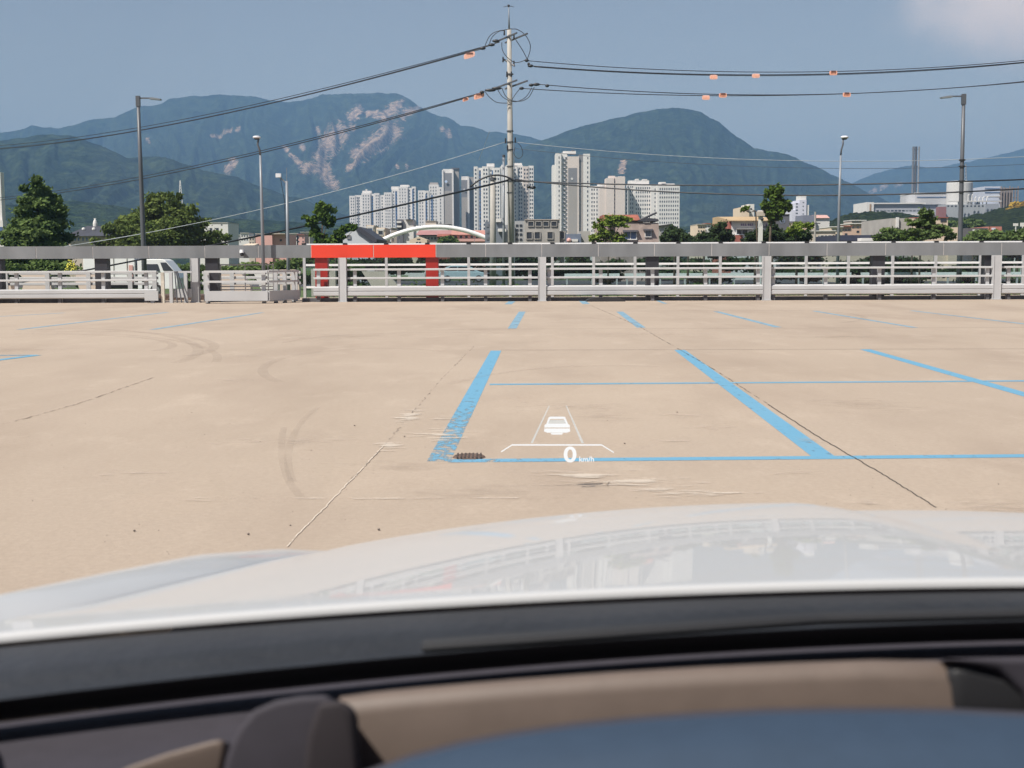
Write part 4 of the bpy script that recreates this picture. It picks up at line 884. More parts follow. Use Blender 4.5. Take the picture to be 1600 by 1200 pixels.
# left edge
b = Bld('white_tower', 'white tower with curved top cut by the left edge', 'building', -30, 6, 175, depth=1.2); b.box('wall', -30, 1, 270, LAV, y0=.3); b.box('wall', 1, 5, 266, WHITE); b.box('wall', -30, 13, 342, WHITE, y0=-1.6, y1=-.1); b.box('window', 6, 12, 352, WINB, pyb=376, y0=-1.66, y1=-1.5); b.box('window', -4, 0, 362, WIN, pyb=381, y0=-1.66, y1=-1.5)
# chapel with dark hipped roof
b = Bld('chapel', 'chapel with dark hipped roof and small white spire', 'church', 107, 162, 240, depth=12)
b.box('wall', 107, 150, 366, BEIGE, y1=12)
k = b.Y; zr0, zr1 = b.z(366.5), b.z(349); m = MB(); x0, x1, xm0, xm1 = b.x(103), b.x(166), b.x(121), b.x(150)
m.v = [(x0, k - 1, zr0), (x1, k - 1, zr0), (x1, k + 13, zr0), (x0, k + 13, zr0), (xm0, k + 6, zr1), (xm1, k + 6, zr1)]; m.f = [(0, 1, 5, 4), (1, 2, 5), (2, 3, 4, 5), (3, 0, 4), (0, 3, 2, 1)]; m.build('roof', ROOFD, b.o)
for px in (113, 118, 123, 130, 136, 141): b.win(px, 371, 2.4, 5, WINB)
for px in (123, 139): MB().ball((b.x(px), k + 3.0, b.z(355)), .35, 8, 5).build('roof_lamp', WHITE, b.o)
sx = b.x(133.5); MB().tube([(sx, k + 6, b.z(350)), (sx, k + 6, b.z(345)), (sx, k + 6, b.z(341)), (sx, k + 6, b.z(336.5))], [.42, .42, .30, .03], 10).build('spire', WHITE, b.o); MB().box(sx - .3, sx + .3, k + 5.95, k + 6.05, b.z(337.4), b.z(337)).build('cross', WHITE, b.o)
b = Bld('flat_roof_building', 'plain white block half hidden by the bushy tree', 'building', 312, 357, 260, depth=10); b.box('wall', 312, 357, 347, WHITE); b.box('parapet', 311.6, 357.4, 345.8, GREYW, pyb=347, y0=-.1); b.win(347, 349.5, 2, 1.5); b.win(330, 356, 4, 3); b.win(340, 356, 4, 3)
for i, (a, c, t, mm, lab, Y) in enumerate([(368, 378, 366, WHITE, 'tiny white house above the bent barrier', 420), (376, 389, 363, WHITE, 'small white balconied block left of the pink building', 400), (389, 398, 368, BEIGE, 'tiny beige house left of the pink building', 400), (452, 466, 364, WHITE, 'small pale house right of the pink building', 380),
                                         (464, 476, 366, PINK, 'tiny pinkish house before the young tree', 380), (470, 484, 362, BEIGE, 'small beige block behind the young tree', 400), (1089, 1102, 352, CREAM, 'small peach house left of the dark pine clump', 210), (1100, 1115, 351, WHITE, 'small gabled white house behind the dark pine clump', 230), (1083, 1090, 364, BEIGE, 'narrow house at the foot of the cone mountain', 300)]):
    b = Bld('small_house', lab, 'house', a, c, Y, depth=8); b.box('wall', a, c, t, mm); b.box('roof', a - .4, c + .4, t - 1, ROOFR if i % 3 == 1 and i > 3 else GREYW, pyb=t, y0=-.3)
    for px in rng(a + 2.5, c - 2.5, 3 if c - a > 12 else 2): b.win(px, t + 4.2, 1.8, 2.2); b.win(px, t + 10, 1.8, 2.2)
b = Bld('pink_building', 'pink block behind the curved silver lamp', 'building', 401, 448, 200, depth=9); b.box('wall', 401, 427, 366, PINK, y0=-.8); b.box('wall', 427, 448, 364, PINK); b.box('roof_house', 419, 427.5, 361, BEIGE, pyb=366, y0=2, y1=6)
for px in (425, 439): b.win(px, 374, 3.6, 3.2, frame=PINK)
b.box('parapet', 400.6, 448.4, 363.6, BEIGE, pyb=364.6, y0=-.9)
b = Bld('tarp_tent', 'low peach coloured awning roof above the grey beam', 'awning', 374, 392, 110, depth=4); k = b.Y
MB().prism([(k, b.z(383)), (k + 3.5, b.z(383)), (k + 3.5, b.z(378))], b.x(374), b.x(392)).build('canopy', CREAM, b.o)
# gabled pale house
b = Bld('gabled_house', 'pale grey gabled house with dark roof left of the arch', 'house', 536, 586, 120, depth=9); k = b.Y
m = MB(); m.prismy([(b.x(536), GZ), (b.x(584.5), GZ), (b.x(584.5), b.z(378)), (b.x(556), b.z(357)), (b.x(541), b.z(364)), (b.x(536), b.z(368))], k, k + 9); m.build('wall', wallm('pale_grey_render', (.50, .52, .53)), b.o)
m = MB(); m.prismy([(b.x(555), b.z(356.6)), (b.x(563), b.z(353.4)), (b.x(590), b.z(373)), (b.x(588), b.z(378)), (b.x(584.6), b.z(378))], k - .3, k + 9.3); m.build('roof', ROOFD, b.o); b.win(545, 369, 4.6, 4.4, WINP, frame=GREYW)
for i, (a, c, t, Y, wm, lab) in enumerate([(573, 585, 351, 220, CREAM, 'cream block rising behind the dark gabled roof'), (588, 602, 355, 200, CREAM, 'cream block with a wide dark opening left of the arch')]):
    b = Bld('cream_building', lab, 'building', a, c, Y, depth=8); b.box('wall', a, c, t, wm); b.win((a + c) / 2, t + 8, 7, 6, WINB if i == 0 else WIN, frame=WHITE); b.box('sign_band', a + 1, c - 1, t + 1.4, WHITE, pyb=t + 4, y0=-.12, y1=0)
b = Bld('office_block', 'dark glazed block with white balconies left of the beige slab', 'building', 620, 634, 240, depth=8); b.box('wall', 620, 630, 342, DGREY); b.box('wall', 630, 646, 343, WHITE, y0=.5)
for py in (345, 352): b.box('balcony', 620.6, 628, py, WHITE, pyb=py + 2.6, y0=-.7, y1=0)
b.box('roof_slab', 634, 645, 342, ROOFD, pyb=343, y0=0)
b = Bld('weathered_warehouse', 'weathered beige warehouse behind the left leg of the arch', 'warehouse', 611, 640, 260, depth=9); b.box('wall', 611, 640, 356, mat('weathered_wall', (.34, .29, .25), .9, var=.3, scale=.8, stretch=(1, 1, .3))); b.box('roof', 610.5, 640.5, 355.2, GREYW, pyb=356, y0=-.2)
for px in (614, 622, 630): b.win(px, 374, 1.6, 5)
for i, (a, c, t, Y, wm, lab) in enumerate([(646, 700, 353, 320, WHITE, 'long white block right behind the arch crown'), (665, 682, 345, 330, BEIGE, 'plain beige roof block above the arch crown'), (684, 704, 350, 330, DGREY, 'low dark grey block right of the arch crown')]):
    b = Bld('long_building', lab, 'building', a, c, Y, depth=9); b.box('wall', a, c, t, wm); b.box('parapet', a - .2, c + .2, t - .7, GREYW, pyb=t, y0=-.2); b.box('roof_house', a + 2, a + 5, t - 2.2, wm, pyb=t - .7, y0=2, y1=5)
b = Bld('market_hall', 'long maroon roofed hall seen through the arch', 'hall', 655, 706, 230, depth=14); b.box('wall', 655, 706, 368, GREYW); kk = b.Y
MB().prism([(kk - .6, b.z(366.5)), (kk + 14, b.z(366.5)), (kk + 9, b.z(357.5))], b.x(650), b.x(706)).build('roof', mat('maroon_roof', (.34, .17, .16), .8, var=.15, scale=.5), b.o)
for px in rng(660, 700, 9): b.win(px, 372, 2.4, 3.2)
b = Bld('gable_villa', 'small cream gabled villa under the arch', 'house', 640, 667, 190, depth=7); MB().prismy([(b.x(640), GZ), (b.x(667), GZ), (b.x(667), b.z(374)), (b.x(654), b.z(369)), (b.x(640), b.z(374.5))], b.Y, b.Y + 7).build('wall', CREAM, b.o)
for px in (651.5, 656): b.win(px, 378.5, 3, 2.5)
b.win(654, 373, 5, 1.2)
b = Bld('brick_villa', 'small red brick villa with white window heads inside the arch', 'house', 684, 703, 195, depth=7); b.box('wall', 684, 703, 369, BRICKR); MB().prism([(b.Y - .5, b.z(369)), (b.Y + 7, b.z(369)), (b.Y + 3.5, b.z(364.5))], b.x(682.5), b.x(704.5)).build('roof', ROOFR, b.o)
for px in (689, 697): b.win(px, 372, 3, 3, WINP, frame=WHITE)
b = Bld('pink_terrace', 'long pink terrace house right of the arch crown', 'house', 706, 758, 200, depth=9); b.box('wall', 706, 760, 366, PINK); MB().prism([(b.Y - .5, b.z(366.5)), (b.Y + 9, b.z(366.5)), (b.Y + 5, b.z(358.5))], b.x(704), b.x(761)).build('roof', mat('rose_tile', (.42, .20, .16), .85, var=.2, scale=1), b.o); b.box('balcony', 708, 758, 373, PINK, pyb=377, y0=-1, y1=-.1)
for px in rng(712, 754, 6): b.win(px, 370, 4, 4, frame=BEIGE)
# arch bridge
ar = thing('arch', 'white steel arch rising behind the red beam', 'arch', (X(680, 170), 170, GZ)); pts = []
for i in range(41):
    px = 536 + (829 - 536) * i / 40; dx = px - 682; py = 354.5 + (dx / 90) ** 2 * 23.5; pts.append(at(px, py, 170))
MB().tube(pts, .30, 12).build('rib', mat('arch_white', (.74, .73, .71), .4, var=.04), ar, smooth=True)
for i in (8, 12, 28, 32): MB().tube([(pts[i].x, 170, GZ + .9), (pts[i].x, 170, pts[i].z - .3)], .03, 5).build('hanger', LS, ar)
MB().box(pts[0].x, pts[-1].x, 169.2, 170.8, GZ, GZ + .9).build('girder', WHITE, ar)
# grey concrete block right of the pole
b = Bld('concrete_building', 'raw grey concrete block with eight dark windows right of the utility pole', 'building', 800, 878, 130, depth=10)
b.box('wall', 820, 874.5, 344, GREYW); b.box('wall', 874.5, 884, 361, GREYW, y0=.4); b.box('parapet', 820, 875, 343, BEIGE, pyb=344, y0=-.15)
for px in (829.5, 841.5, 853, 865.5): b.win(px, 350, 8, 6.4, WIN, frame=GREYW)
for px in (827, 839.5, 859.5, 879): b.win(px, 368, 8 if px != 879 else 6, 10, WIN, frame=GREYW, y=0 if px < 874 else .4)
b = Bld('blue_grey_block', 'blue grey block with rooftop water tank around the two concrete poles', 'building', 758, 822, 140, depth=10)
b.box('wall', 758, 785, 346, wallm('slate_render', (.15, .17, .20))); b.box('wall', 785, 803, 351, wallm('slate_light', (.26, .27, .29)), y0=.5); b.box('wall', 803, 821, 345, wallm('slate_pale', (.36, .36, .36)), y0=.9)
b.box('sign_board', 774, 783, 341.5, WHITE, pyb=347, y0=-.3, y1=-.1); b.box('air_unit', 778, 791, 357.5, WHITE, pyb=362, y0=-.7, y1=-.1)
for px in (808, 814): 
    for py in (352, 359, 366, 374): b.win(px, py, 4, 3.4, y=.9)
for px in (762, 769): 
    for py in (352, 362, 372): b.win(px, py, 4, 5, WINP)
b = Bld('shopfront', 'low slate blue shopfront at the foot of the tallest tower', 'shop', 884, 908, 150, depth=8); b.box('wall', 884, 908, 366, wallm('slate_blue', (.14, .17, .23))); b.box('sign_board', 893, 903, 374, WHITE, pyb=378, y0=-.15, y1=-.0); MB().ball((b.x(889), b.Y - .2, b.z(376)), .3, 8, 5).build('emblem', PINK, b.o); b.box('wall', 908, 924, 361, GREYW, y0=2)
# stone house with red roof
b = Bld('stone_house', 'rough stone house with red tiled roof and blue bay window', 'house', 938, 1030, 115, depth=10); k = b.Y
b.box('wall', 962, 1029, 349, STONE); b.box('wall', 940, 962, 353, STONE, y0=.8); b.box('attic', 968, 1022, 342.5, BEIGE, pyb=349, y0=.5, y1=8)
MB().prism([(k - .15, b.z(345)), (k + 9, b.z(345)), (k + 6, b.z(335)), (k + 2, b.z(335))], b.x(944), b.x(1000)).build('roof', ROOFR, b.o)
MB().prismy([(b.x(996), b.z(344.6)), (b.x(1010), b.z(341)), (b.x(1028), b.z(343)), (b.x(1029), b.z(346.5)), (b.x(996), b.z(347))], k - .12, k + 9).build('eaves', ROOFD, b.o)
MB().tube([at(1002, 343, k), at(1026, 332, k)], .10, 6).build('ladder_rail', ROOFD, b.o)
for px in (975, 1010): b.win(px, 347, 9, 2.6, WIN, frame=WHITE, y=.5 if px < 990 else .0)
b.win(985, 368.5, 17, 11, WINB, frame=WHITE); b.win(1012.5, 366, 8, 8.5, WINP, frame=WHITE)
for px, w in ((985, 12), (1012.5, 7.5)): MB().prism([(k - .35, b.z(363 if w > 10 else 361)), (k, b.z(363 if w > 10 else 361)), (k, b.z(360 if w > 10 else 358.5))], b.x(px - w), b.x(px + w)).build('awning', ROOFD, b.o)
b = Bld('grey_gable_house', 'grey gabled house joined to the right of the stone house', 'house', 1030, 1060, 150, depth=8); MB().prismy([(b.x(1028), GZ), (b.x(1059), GZ), (b.x(1059), b.z(358)), (b.x(1048), b.z(352)), (b.x(1028), b.z(354))], b.Y, b.Y + 8).build('wall', GREYW, b.o); MB().prismy([(b.x(1027), b.z(353.5)), (b.x(1048), b.z(350.8)), (b.x(1060), b.z(357.5)), (b.x(1060), b.z(358.5)), (b.x(1048), b.z(352.2)), (b.x(1027), b.z(354.8))], b.Y - .3, b.Y + 8.3).build('roof', ROOFD, b.o); b.win(1035, 363, 4, 5, WINP)
# shop with tan roof
b = Bld('tan_roof_shop', 'white shop with tan roof, faded purple sign and a wide window', 'shop', 1140, 1214, 120, depth=10); k = b.Y
b.box('wall', 1143, 1213, 347, WHITE); b.box('wall', 1139, 1143, 347, BRICKR, y0=.2)
MB().prism([(k - .5, b.z(347)), (k - .5, b.z(346)), (k + 7, b.z(336)), (k + 10, b.z(336)), (k + 10, b.z(347))], b.x(1139), b.x(1214)).build('roof', TAN, b.o)
b.win(1159, 364, 17, 6.5, WIN, frame=mat('white_frame', (.8, .8, .8))); b.box('canopy', 1150, 1175, 358.6, GREYW, pyb=359.6, y0=-.6, y1=-.01); b.win(1195, 356, 8, 3, WINP)
m = MB()
for i, px in enumerate([1157, 1160, 1163.5, 1168, 1171, 1174, 1180, 1184, 1190, 1196, 1200]): m.box(b.x(px), b.x(px + 2.2), k - .08, k - .01, b.z(354), b.z(352.6)); m.box(b.x(px + .6), b.x(px + 1.3), k - .08, k - .012, b.z(352.55), b.z(350.6))
m.build('sign_lettering', mat('purple_letters', (.16, .11, .26), .6), b.o); b.box('door_panel', 1148, 1160, 369, BRICKR, pyb=383, y0=-.1, y1=0)
b = Bld('cream_stair_tower', 'cream stair tower peeping over the tan roof', 'building', 1157, 1179, 170, depth=6); b.box('wall', 1157, 1170, 325, CREAM); b.box('wall', 1170, 1179, 320, WHITE, y0=.6)
for px in (1161, 1168): b.win(px, 331, 2.2, 2.2)
b.win(1174, 327, 2, 2, y=.6)
pl_ = thing('gate_pillar', 'white chimney like pillar with a cap beside the forked tree', 'pillar', (X(1187, 75), 75, GZ)); MB().box(X(1184.8, 75), X(1190.8, 75), 75, 75.25, GZ, Z(339, 75)).build('shaft', WHITE, pl_); MB().box(X(1182, 75), X(1198, 75), 74.9, 75.5, Z(339, 75) + .002, Z(332, 75)).build('cap', BEIGE, pl_); MB().box(X(1184, 75), X(1196, 75), 75, 75.4, Z(332, 75) + .002, Z(330, 75)).build('cap_top', WHITE, pl_); MB().ball((X(1189, 75), 74.9, Z(344, 75)), .1, 8, 5).build('lamp', BLACKP, pl_)
b = Bld('dark_sign_block', 'charcoal box building with a faint round emblem', 'building', 1214, 1233, 135, depth=6); b.box('wall', 1214, 1233, 336.6, DGREY); b.box('coping', 1213.6, 1233.4, 336, GREYW, pyb=336.6, y0=-.1)
m = MB(); cx, cz, r = b.x(1222), b.z(347), .27
for i in range(16):
    a0, a1 = 2 * math.pi * i / 16, 2 * math.pi * (i + 1) / 16
    if i in (12,): continue
    m.quad((cx + r * math.cos(a0), b.Y - .03, cz + r * math.sin(a0)), (cx + r * math.cos(a1), b.Y - .03, cz + r * math.sin(a1)), (cx + r * .72 * math.cos(a1), b.Y - .03, cz + r * .72 * math.sin(a1)), (cx + r * .72 * math.cos(a0), b.Y - .03, cz + r * .72 * math.sin(a0)))
m.box(cx - .16, cx + .16, b.Y - .035, b.Y - .005, cz - .03, cz + .03); m.build('emblem', mat('emblem_blue', (.18, .22, .30), .5), b.o)
b = Bld('stepped_apartment', 'stepped white apartment with shade coloured lavender right of the forked tree', 'apartment block', 1237, 1264, 420, depth=12)
for a, c, t in ((1237, 1242, 330), (1242, 1248, 319), (1248, 1259, 314)): b.box('wall', a, c, t, LAV)  # shade on the white left part is put into the lavender colour
b.box('wall', 1251, 1259.6, 307, WHITE, y0=1, y1=8); b.box('wall', 1259.6, 1263.5, 322, WHITE, y0=.4)
for py in (320, 325, 330, 335, 340): b.win(1244, py, 3.2, 1.6)
for py in (318, 324, 330, 336): b.win(1254, py, 2, 1.6, WINP)
b = Bld('slate_hall', 'low slate blue hall right of the stepped apartment', 'building', 1254, 1274, 330, depth=9); b.box('wall', 1254, 1274, 338, wallm('slate_blue2', (.17, .18, .23))); b.box('wall', 1270, 1300, 342, WHITE, y0=3); MB().prism([(b.Y + 2.6, b.z(342)), (b.Y + 9, b.z(342)), (b.Y + 6, b.z(336.5))], b.x(1276), b.x(1300)).build('roof', mat('rose_roof', (.5, .30, .26), .8), b.o)
b = Bld('cream_shop_row', 'cream shop row with small sign behind the pine clump', 'shop', 1230, 1276, 150, depth=9); b.box('wall', 1230, 1264, 350, CREAM); b.box('wall', 1258, 1276, 354, BEIGE, y0=1.2); b.box('parapet', 1229.6, 1264, 347.5, DGREY, pyb=350, y0=-.1); b.win(1259, 363, 4, 4, WINP, frame=BRICKR); b.win(1240, 358, 4, 4)
b = Bld('school_building', 'cream school wing with large divided windows left of the silver lamp', 'school', 1262, 1306, 140, depth=9); b.box('wall', 1262, 1305, 363, BEIGE); b.box('parapet', 1261, 1306, 362, WHITE, pyb=363.2, y0=-.15)
for px, w in ((1279, 2), (1284, 5), (1290, 3.5), (1296, 5)): b.win(px, 373, w, 6.5, WINP, frame=WHITE)
b.win(1302, 371, 2.6, 3.4, frame=BEIGE)
for i, (a, c, t, Y, wm, lab) in enumerate([(1298, 1316, 357, 210, CREAM, 'cream villa with white flat roof just right of the silver lamp'), (1313, 1330, 356, 220, wallm('salmon', (.52, .36, .28)), 'salmon coloured villa left of the dark blue roof'), (1328, 1352, 352, 240, wallm('salmon2', (.50, .35, .27)), 'larger salmon villa behind the dark blue roof'), (1330, 1352, 347, 330, BEIGE, 'tiny beige shed on the slope above the salmon villas')]):
    b = Bld('villa', lab, 'house', a, c, Y, depth=8); b.box('wall', a, c, t, wm); b.box('roof', a - .8, c + .6, t - 1.2, WHITE if i != 1 else ROOFR, pyb=t, y0=-.4)
    for px in rng(a + 4, c - 4, 3): b.win(px, t + 5, 2.4, 3, WINP)
    b.win((a + c) / 2, t + 12, 4, 3, WIN)
b = Bld('blue_roof_shed', 'low shed with dark blue roof and a white canopy', 'shed', 1309, 1366, 110, depth=8); b.box('wall', 1311, 1365, 378, DGREY); b.box('roof', 1309, 1366, 369.5, mat('navy_roof', (.03, .035, .06), .5), pyb=378, y0=-.3)
b.box('canopy', 1338, 1366, 374.5, WHITE, pyb=379, y0=-1.5, y1=-.35)
b = Bld('purple_hall', 'long hall with maroon wall and slate roof behind the blue roof', 'hall', 1352, 1392, 260, depth=9); b.box('wall', 1350, 1392, 361, mat('rose_wall', (.36, .24, .27), .8)); b.box('roof', 1349, 1393, 357, wallm('slate_roof', (.10, .11, .14)), pyb=361, y0=-.4)
for px in rng(1354, 1388, 7): b.win(px, 364, 3, 2.6, WINP)
# cream block right
b = Bld('cream_block', 'large cream block behind the layered dark tree', 'building', 1395, 1498, 110, depth=10); b.box('wall', 1428, 1480, 343, CREAM); b.box('wall', 1480, 1497.5, 358, CREAM, y0=-.3); b.box('wall', 1395, 1432, 343, GREYW, y0=.6); b.box('wall', 1402, 1406, 341.5, WHITE, pyb=358, y0=.4, y1=.6)
b.box('coping', 1427.6, 1480.4, 342, BRICKR, pyb=343, y0=-.1); b.win(1473, 346.5, 9, 5, WIN); b.win(1437, 366, 6, 6, WINB); b.win(1456, 362, 4, 5)
b = Bld('peach_wall_block', 'peach wall seen under the beam near the silver lamp', 'building', 1311, 1362, 105, depth=6); b.box('wall', 1311, 1362, 396, CREAM, pyb=None); b.box('coping', 1311, 1362, 395, WHITE, pyb=396, y0=-.1)
b = Bld('red_brick_building', 'dark and red brick building right of the lamp column', 'building', 1512, 1560, 200, depth=8); b.box('wall', 1512, 1543, 359, wallm('charcoal_brick', (.10, .09, .095))); b.box('wall', 1543, 1563, 357, mat('red_block', (.42, .16, .12), .8, var=.15, scale=1), y0=-.4)
for px in (1521, 1529, 1537): b.win(px, 362.5, 4, 2.2, WHITE)
b.box('sign_board', 1547, 1553, 359, LAV, pyb=362, y0=-.5, y1=-.4); b.win(1550, 368, 2, 3)
b = Bld('white_kiosk', 'tiny white signs among trees at the right edge', 'sign', 1586, 1600, 150, depth=.5); b.box('sign_panel', 1583, 1590, 352, WHITE, pyb=356, y1=.2); b.box('sign_panel', 1594, 1600, 351, WHITE, pyb=357, y1=.2); b.box('post', 1586, 1587, 356, WHITE, y1=.2); b.box('post', 1596.5, 1597.5, 357, WHITE, y1=.2)

# incineration works on the hill
YW = 640
b = Bld('works_hall', 'long white works hall on the hillside with a white end frame', 'factory', 1353, 1440, YW, depth=25)
b.box('wall', 1353, 1364, 318, WHITE, pyb=339); b.box('wall', 1364, 1440, 321, wallm('works_grey', (.36, .37, .40)), pyb=338, y0=1); b.box('slot', 1357.5, 1360, 321, mat('amber_slot', (.30, .20, .12)), pyb=337, y0=-.15, y1=0); b.box('roof_edge', 1364, 1445, 319, WHITE, pyb=321, y0=0); b.box('sill_edge', 1364, 1438, 337, WHITE, pyb=339, y0=0)
for px in rng(1371, 1434, 12): b.win(px, 331.5, 4, 2.4, WIN if int(px) % 2 else WINP, y=1)
b = Bld('works_block', 'pale striped works block between the chimneys and the silo', 'factory', 1428, 1478, YW + 10, depth=25); b.box('wall', 1428, 1477.5, 304.5, wallm('works_pale', (.42, .42, .43)), pyb=322); b.box('stripe', 1431, 1477, 310, WINB, pyb=311.2, y0=-.2, y1=0); b.box('roof_edge', 1427.5, 1478, 303.5, WHITE, pyb=304.5, y0=-.3)
b.box('base_wall', 1440, 1477, 322, wallm('works_lilac', (.36, .37, .42)), pyb=345, y0=1)
sl = thing('silo', 'big white round silo on the hillside behind the lamp column', 'silo', (X(1504, YW), YW + 8, Z(345, YW))); r = (X(1524, YW) - X(1484.5, YW)) / 2; cx = X(1504.2, YW)
MB().tube([(cx, YW + 8, Z(345, YW)), (cx, YW + 8, Z(288, YW)), (cx, YW + 8, Z(285.5, YW)), (cx, YW + 8, Z(284.2, YW))], [r, r, r * .96, r * .86], 40).build('shell', wallm('silo_white', (.50, .49, .47)), sl, smooth=False)
for px in (1494, 1500, 1509, 1515, 1520, 1526, 1532, 1538): 
    xx = X(px, YW - 4); MB().tube([(xx, YW - 4, Z(322, YW - 4)), (xx, YW - 4, Z(308 if px % 2 else 312, YW - 4)), (xx + .6, YW - 4, Z(306 if px % 2 else 310, YW - 4))], .22, 6).build('vent_pipe', WHITE, sl)
MB().box(X(1478, YW - 5), X(1560, YW - 5), YW - 6, YW - 4.4, Z(318, YW - 5), Z(316.5, YW - 5)).build('pipe_rack', WHITE, sl)
mk = thing('lattice_mast', 'red and white lattice mast just right of the lamp column', 'mast', (X(1508.5, YW + 20), YW + 20, Z(290, YW)))
MB().tube([at(1507, 290, YW + 20), at(1508.7, 256, YW + 20)], .18, 5).tube([at(1511, 290, YW + 20), at(1509.3, 256, YW + 20)], .18, 5).build('leg', LS, mk)
for i in range(7): MB().tube([at(1507 + .2 * i, 288 - 5 * i, YW + 20), at(1511 - .25 * i, 286 - 5 * i, YW + 20)], .14, 4).build('brace', STEELL, mk)
b = Bld('works_annex', 'grey lower works building below the silo', 'factory', 1476, 1562, YW - 2, depth=12); b.box('wall', 1476, 1539, 322, wallm('works_lower', (.34, .36, .38)), pyb=350, y0=2); b.box('wall', 1539, 1560, 321, wallm('works_lower2', (.30, .32, .36)), pyb=348, y0=1); b.box('brick_bay', 1462, 1474, 326, mat('maroon_wall', (.26, .12, .12)), pyb=344, y0=-3, y1=1)
for px in rng(1482, 1536, 10): b.win(px, 324.5, 2.6, 2.2, y=2)
b = Bld('striped_works', 'blue striped works block right of the silo', 'factory', 1536, 1561, YW + 4, depth=20); b.box('wall', 1536, 1560.5, 294, wallm('works_blue', (.44, .47, .54)), pyb=330)
for py in (297, 303, 309, 316): b.box('stripe', 1536.3, 1560.2, py, WINB if py != 309 else WHITE, pyb=py + 1.1, y0=-.2, y1=0)
b = Bld('frame_building', 'open brown steel frame structure right of the striped works', 'factory', 1560, 1589, YW + 2, depth=10)
for i, px in enumerate(rng(1562, 1588, 7)): b.box('column', px, px + 1.2, 294 + (i % 3), mat('frame_brown', (.24, .20, .18), .7), pyb=328, y1=1)
for py in (297, 304, 311, 318): b.box('beam', 1561, 1588, py, MATS['frame_brown'], pyb=py + 1, y0=1.1, y1=2)
b.box('cladding', 1564, 1583, 299, wallm('frame_clad', (.20, .19, .20)), pyb=326, y0=3, y1=8)
ch = thing('chimney_stack', 'tall steel chimney of three pipes on the right skyline', 'chimney', (X(1426, YW + 30), YW + 30, Z(330, YW)))
for px, w, mm in ((1422.2, 1.7, wallm('stack_grey', (.12, .13, .15))), (1426.3, 1.7, wallm('stack_dark', (.06, .065, .08))), (1430.8, 1.3, wallm('stack_pale', (.20, .21, .23)))):
    kk = YW + 30; xx = X(px, kk); MB().tube([(xx, kk, Z(330, kk)), (xx, kk, Z(231.5, kk))], w * kk / FPX, 14).build('flue', mm, ch, smooth=False)
for py in (235, 262, 290): 
    kk = YW + 30; MB().box(X(1420.5, kk), X(1432.2, kk), kk + 0, kk + 1.2, Z(py + .8, kk), Z(py, kk)).build('collar', DGREY, ch)
tree('ochre_shrub', 'ochre yellow shrub patch on the slope at the right edge', 'shrub', 600, [(1592, 322, 14, 6), (1580, 327, 9, 3.5), (1604, 320, 10, 6)], 1592, leaf_mat('leaf_ochre', (.32, .20, .03), (.50, .34, .06)), 3500, .6, .4, seed=70, fill=.3, limbs=False, zb=Z(340, 600))
# pylon on the left hill
py_ = thing('pylon', 'pale lattice pylon on the left hillside', 'pylon', (X(282, 900), 900, Z(325, 900))); k = 900
for a, c in ((279.5, 281.0), (285.5, 281.8)): MB().tube([at(a, 322, k), at(c, 282, k)], .28, 4).build('leg', WHITE, py_)
for i in range(8): MB().tube([at(280 + .15 * i, 318 - 4.5 * i, k), at(284.8 - .4 * i, 315 - 4.5 * i, k)], .2, 4).build('brace', WHITE, py_)

# ------------------------------------------------------------------ vehicles and walls outside
PW = mat('vehicle_white', (.74, .74, .73), .35, var=.03, coat=.3); TYR = mat('tyre_rubber', (.02, .02, .02), .85); RIM = mat('rim_metal', (.35, .35, .36), .35, metal=.6)
def wheel(par, x, y, z, r, w, name='wheel'):
    o = MB().tube([(x, y - w / 2, z), (x, y + w / 2, z)], r, 20).build(name, TYR, par); MB().tube([(x, y - w / 2 - .01, z), (x, y - w / 2 + .03, z)], r * .6, 14).build('rim', RIM, o)
YT = 72; tk = thing('box_truck', 'white box truck parked beyond the left railing', 'truck', (X(200, YT), YT, GZ)); xa, xb = X(130.5, YT), X(211, YT); g0 = GZ
MB().box(xa, xb, YT, YT + 1.9, g0 + .75, Z(388, YT)).build('cargo_box', PW, tk, bevel=.03)
for px in (149, 178, 199): MB().box(X(px, YT) - .02, X(px, YT) + .02, YT - .03, YT, g0 + .8, Z(389, YT)).build('seam', GREYW, tk)
MB().box(X(202, YT), X(208, YT), YT - .05, YT, Z(440, YT), Z(412, YT)).build('side_panel', PINK, tk)
cz = lambda py: Z(py, YT)
MB().prismy([(X(214, YT), cz(450)), (X(276, YT), cz(450)), (X(277, YT), cz(432)), (X(273, YT), cz(423)), (X(258, YT), cz(404.5)), (X(252, YT), cz(402.5)), (X(218, YT), cz(402.5)), (X(214, YT), cz(406))], YT + .1, YT + 1.8).build('cab', PW, tk, bevel=.04)
MB().prismy([(X(222, YT), cz(421.5)), (X(249, YT), cz(421.5)), (X(246, YT), cz(410.5)), (X(224, YT), cz(410.5))], YT + .05, YT + .11).build('side_window', WIN, tk)
MB().prismy([(X(255, YT), cz(421)), (X(270.5, YT), cz(421)), (X(259.5, YT), cz(408)), (X(250.5, YT), cz(408))], YT + .05, YT + .11).build('windscreen', WIN, tk)
MB().box(X(132, YT), X(272, YT), YT + .3, YT + 1.6, g0 + .4, g0 + .7).build('chassis', BLACKP, tk)
for px in (158, 243): wheel(tk, X(px, YT), YT + .15, g0 + .33, .33, .22)
YC = 112; ct = thing('teal_car', 'pale teal car passing on the far road behind the red column', 'car', (X(722, YC), YC, GZ)); z0 = GZ + .01; S = lambda px: X(px, YC); zz = lambda h: z0 + h
MB().prismy([(S(686), zz(.3)), (S(759), zz(.3)), (S(762), zz(.5)), (S(760), zz(.78)), (S(748), zz(.95)), (S(690), zz(.98)), (S(685), zz(.75))], YC, YC + 1.75).build('body', mat('teal_paint', (.42, .52, .55), .3, coat=.5, var=.03), ct, bevel=.06)
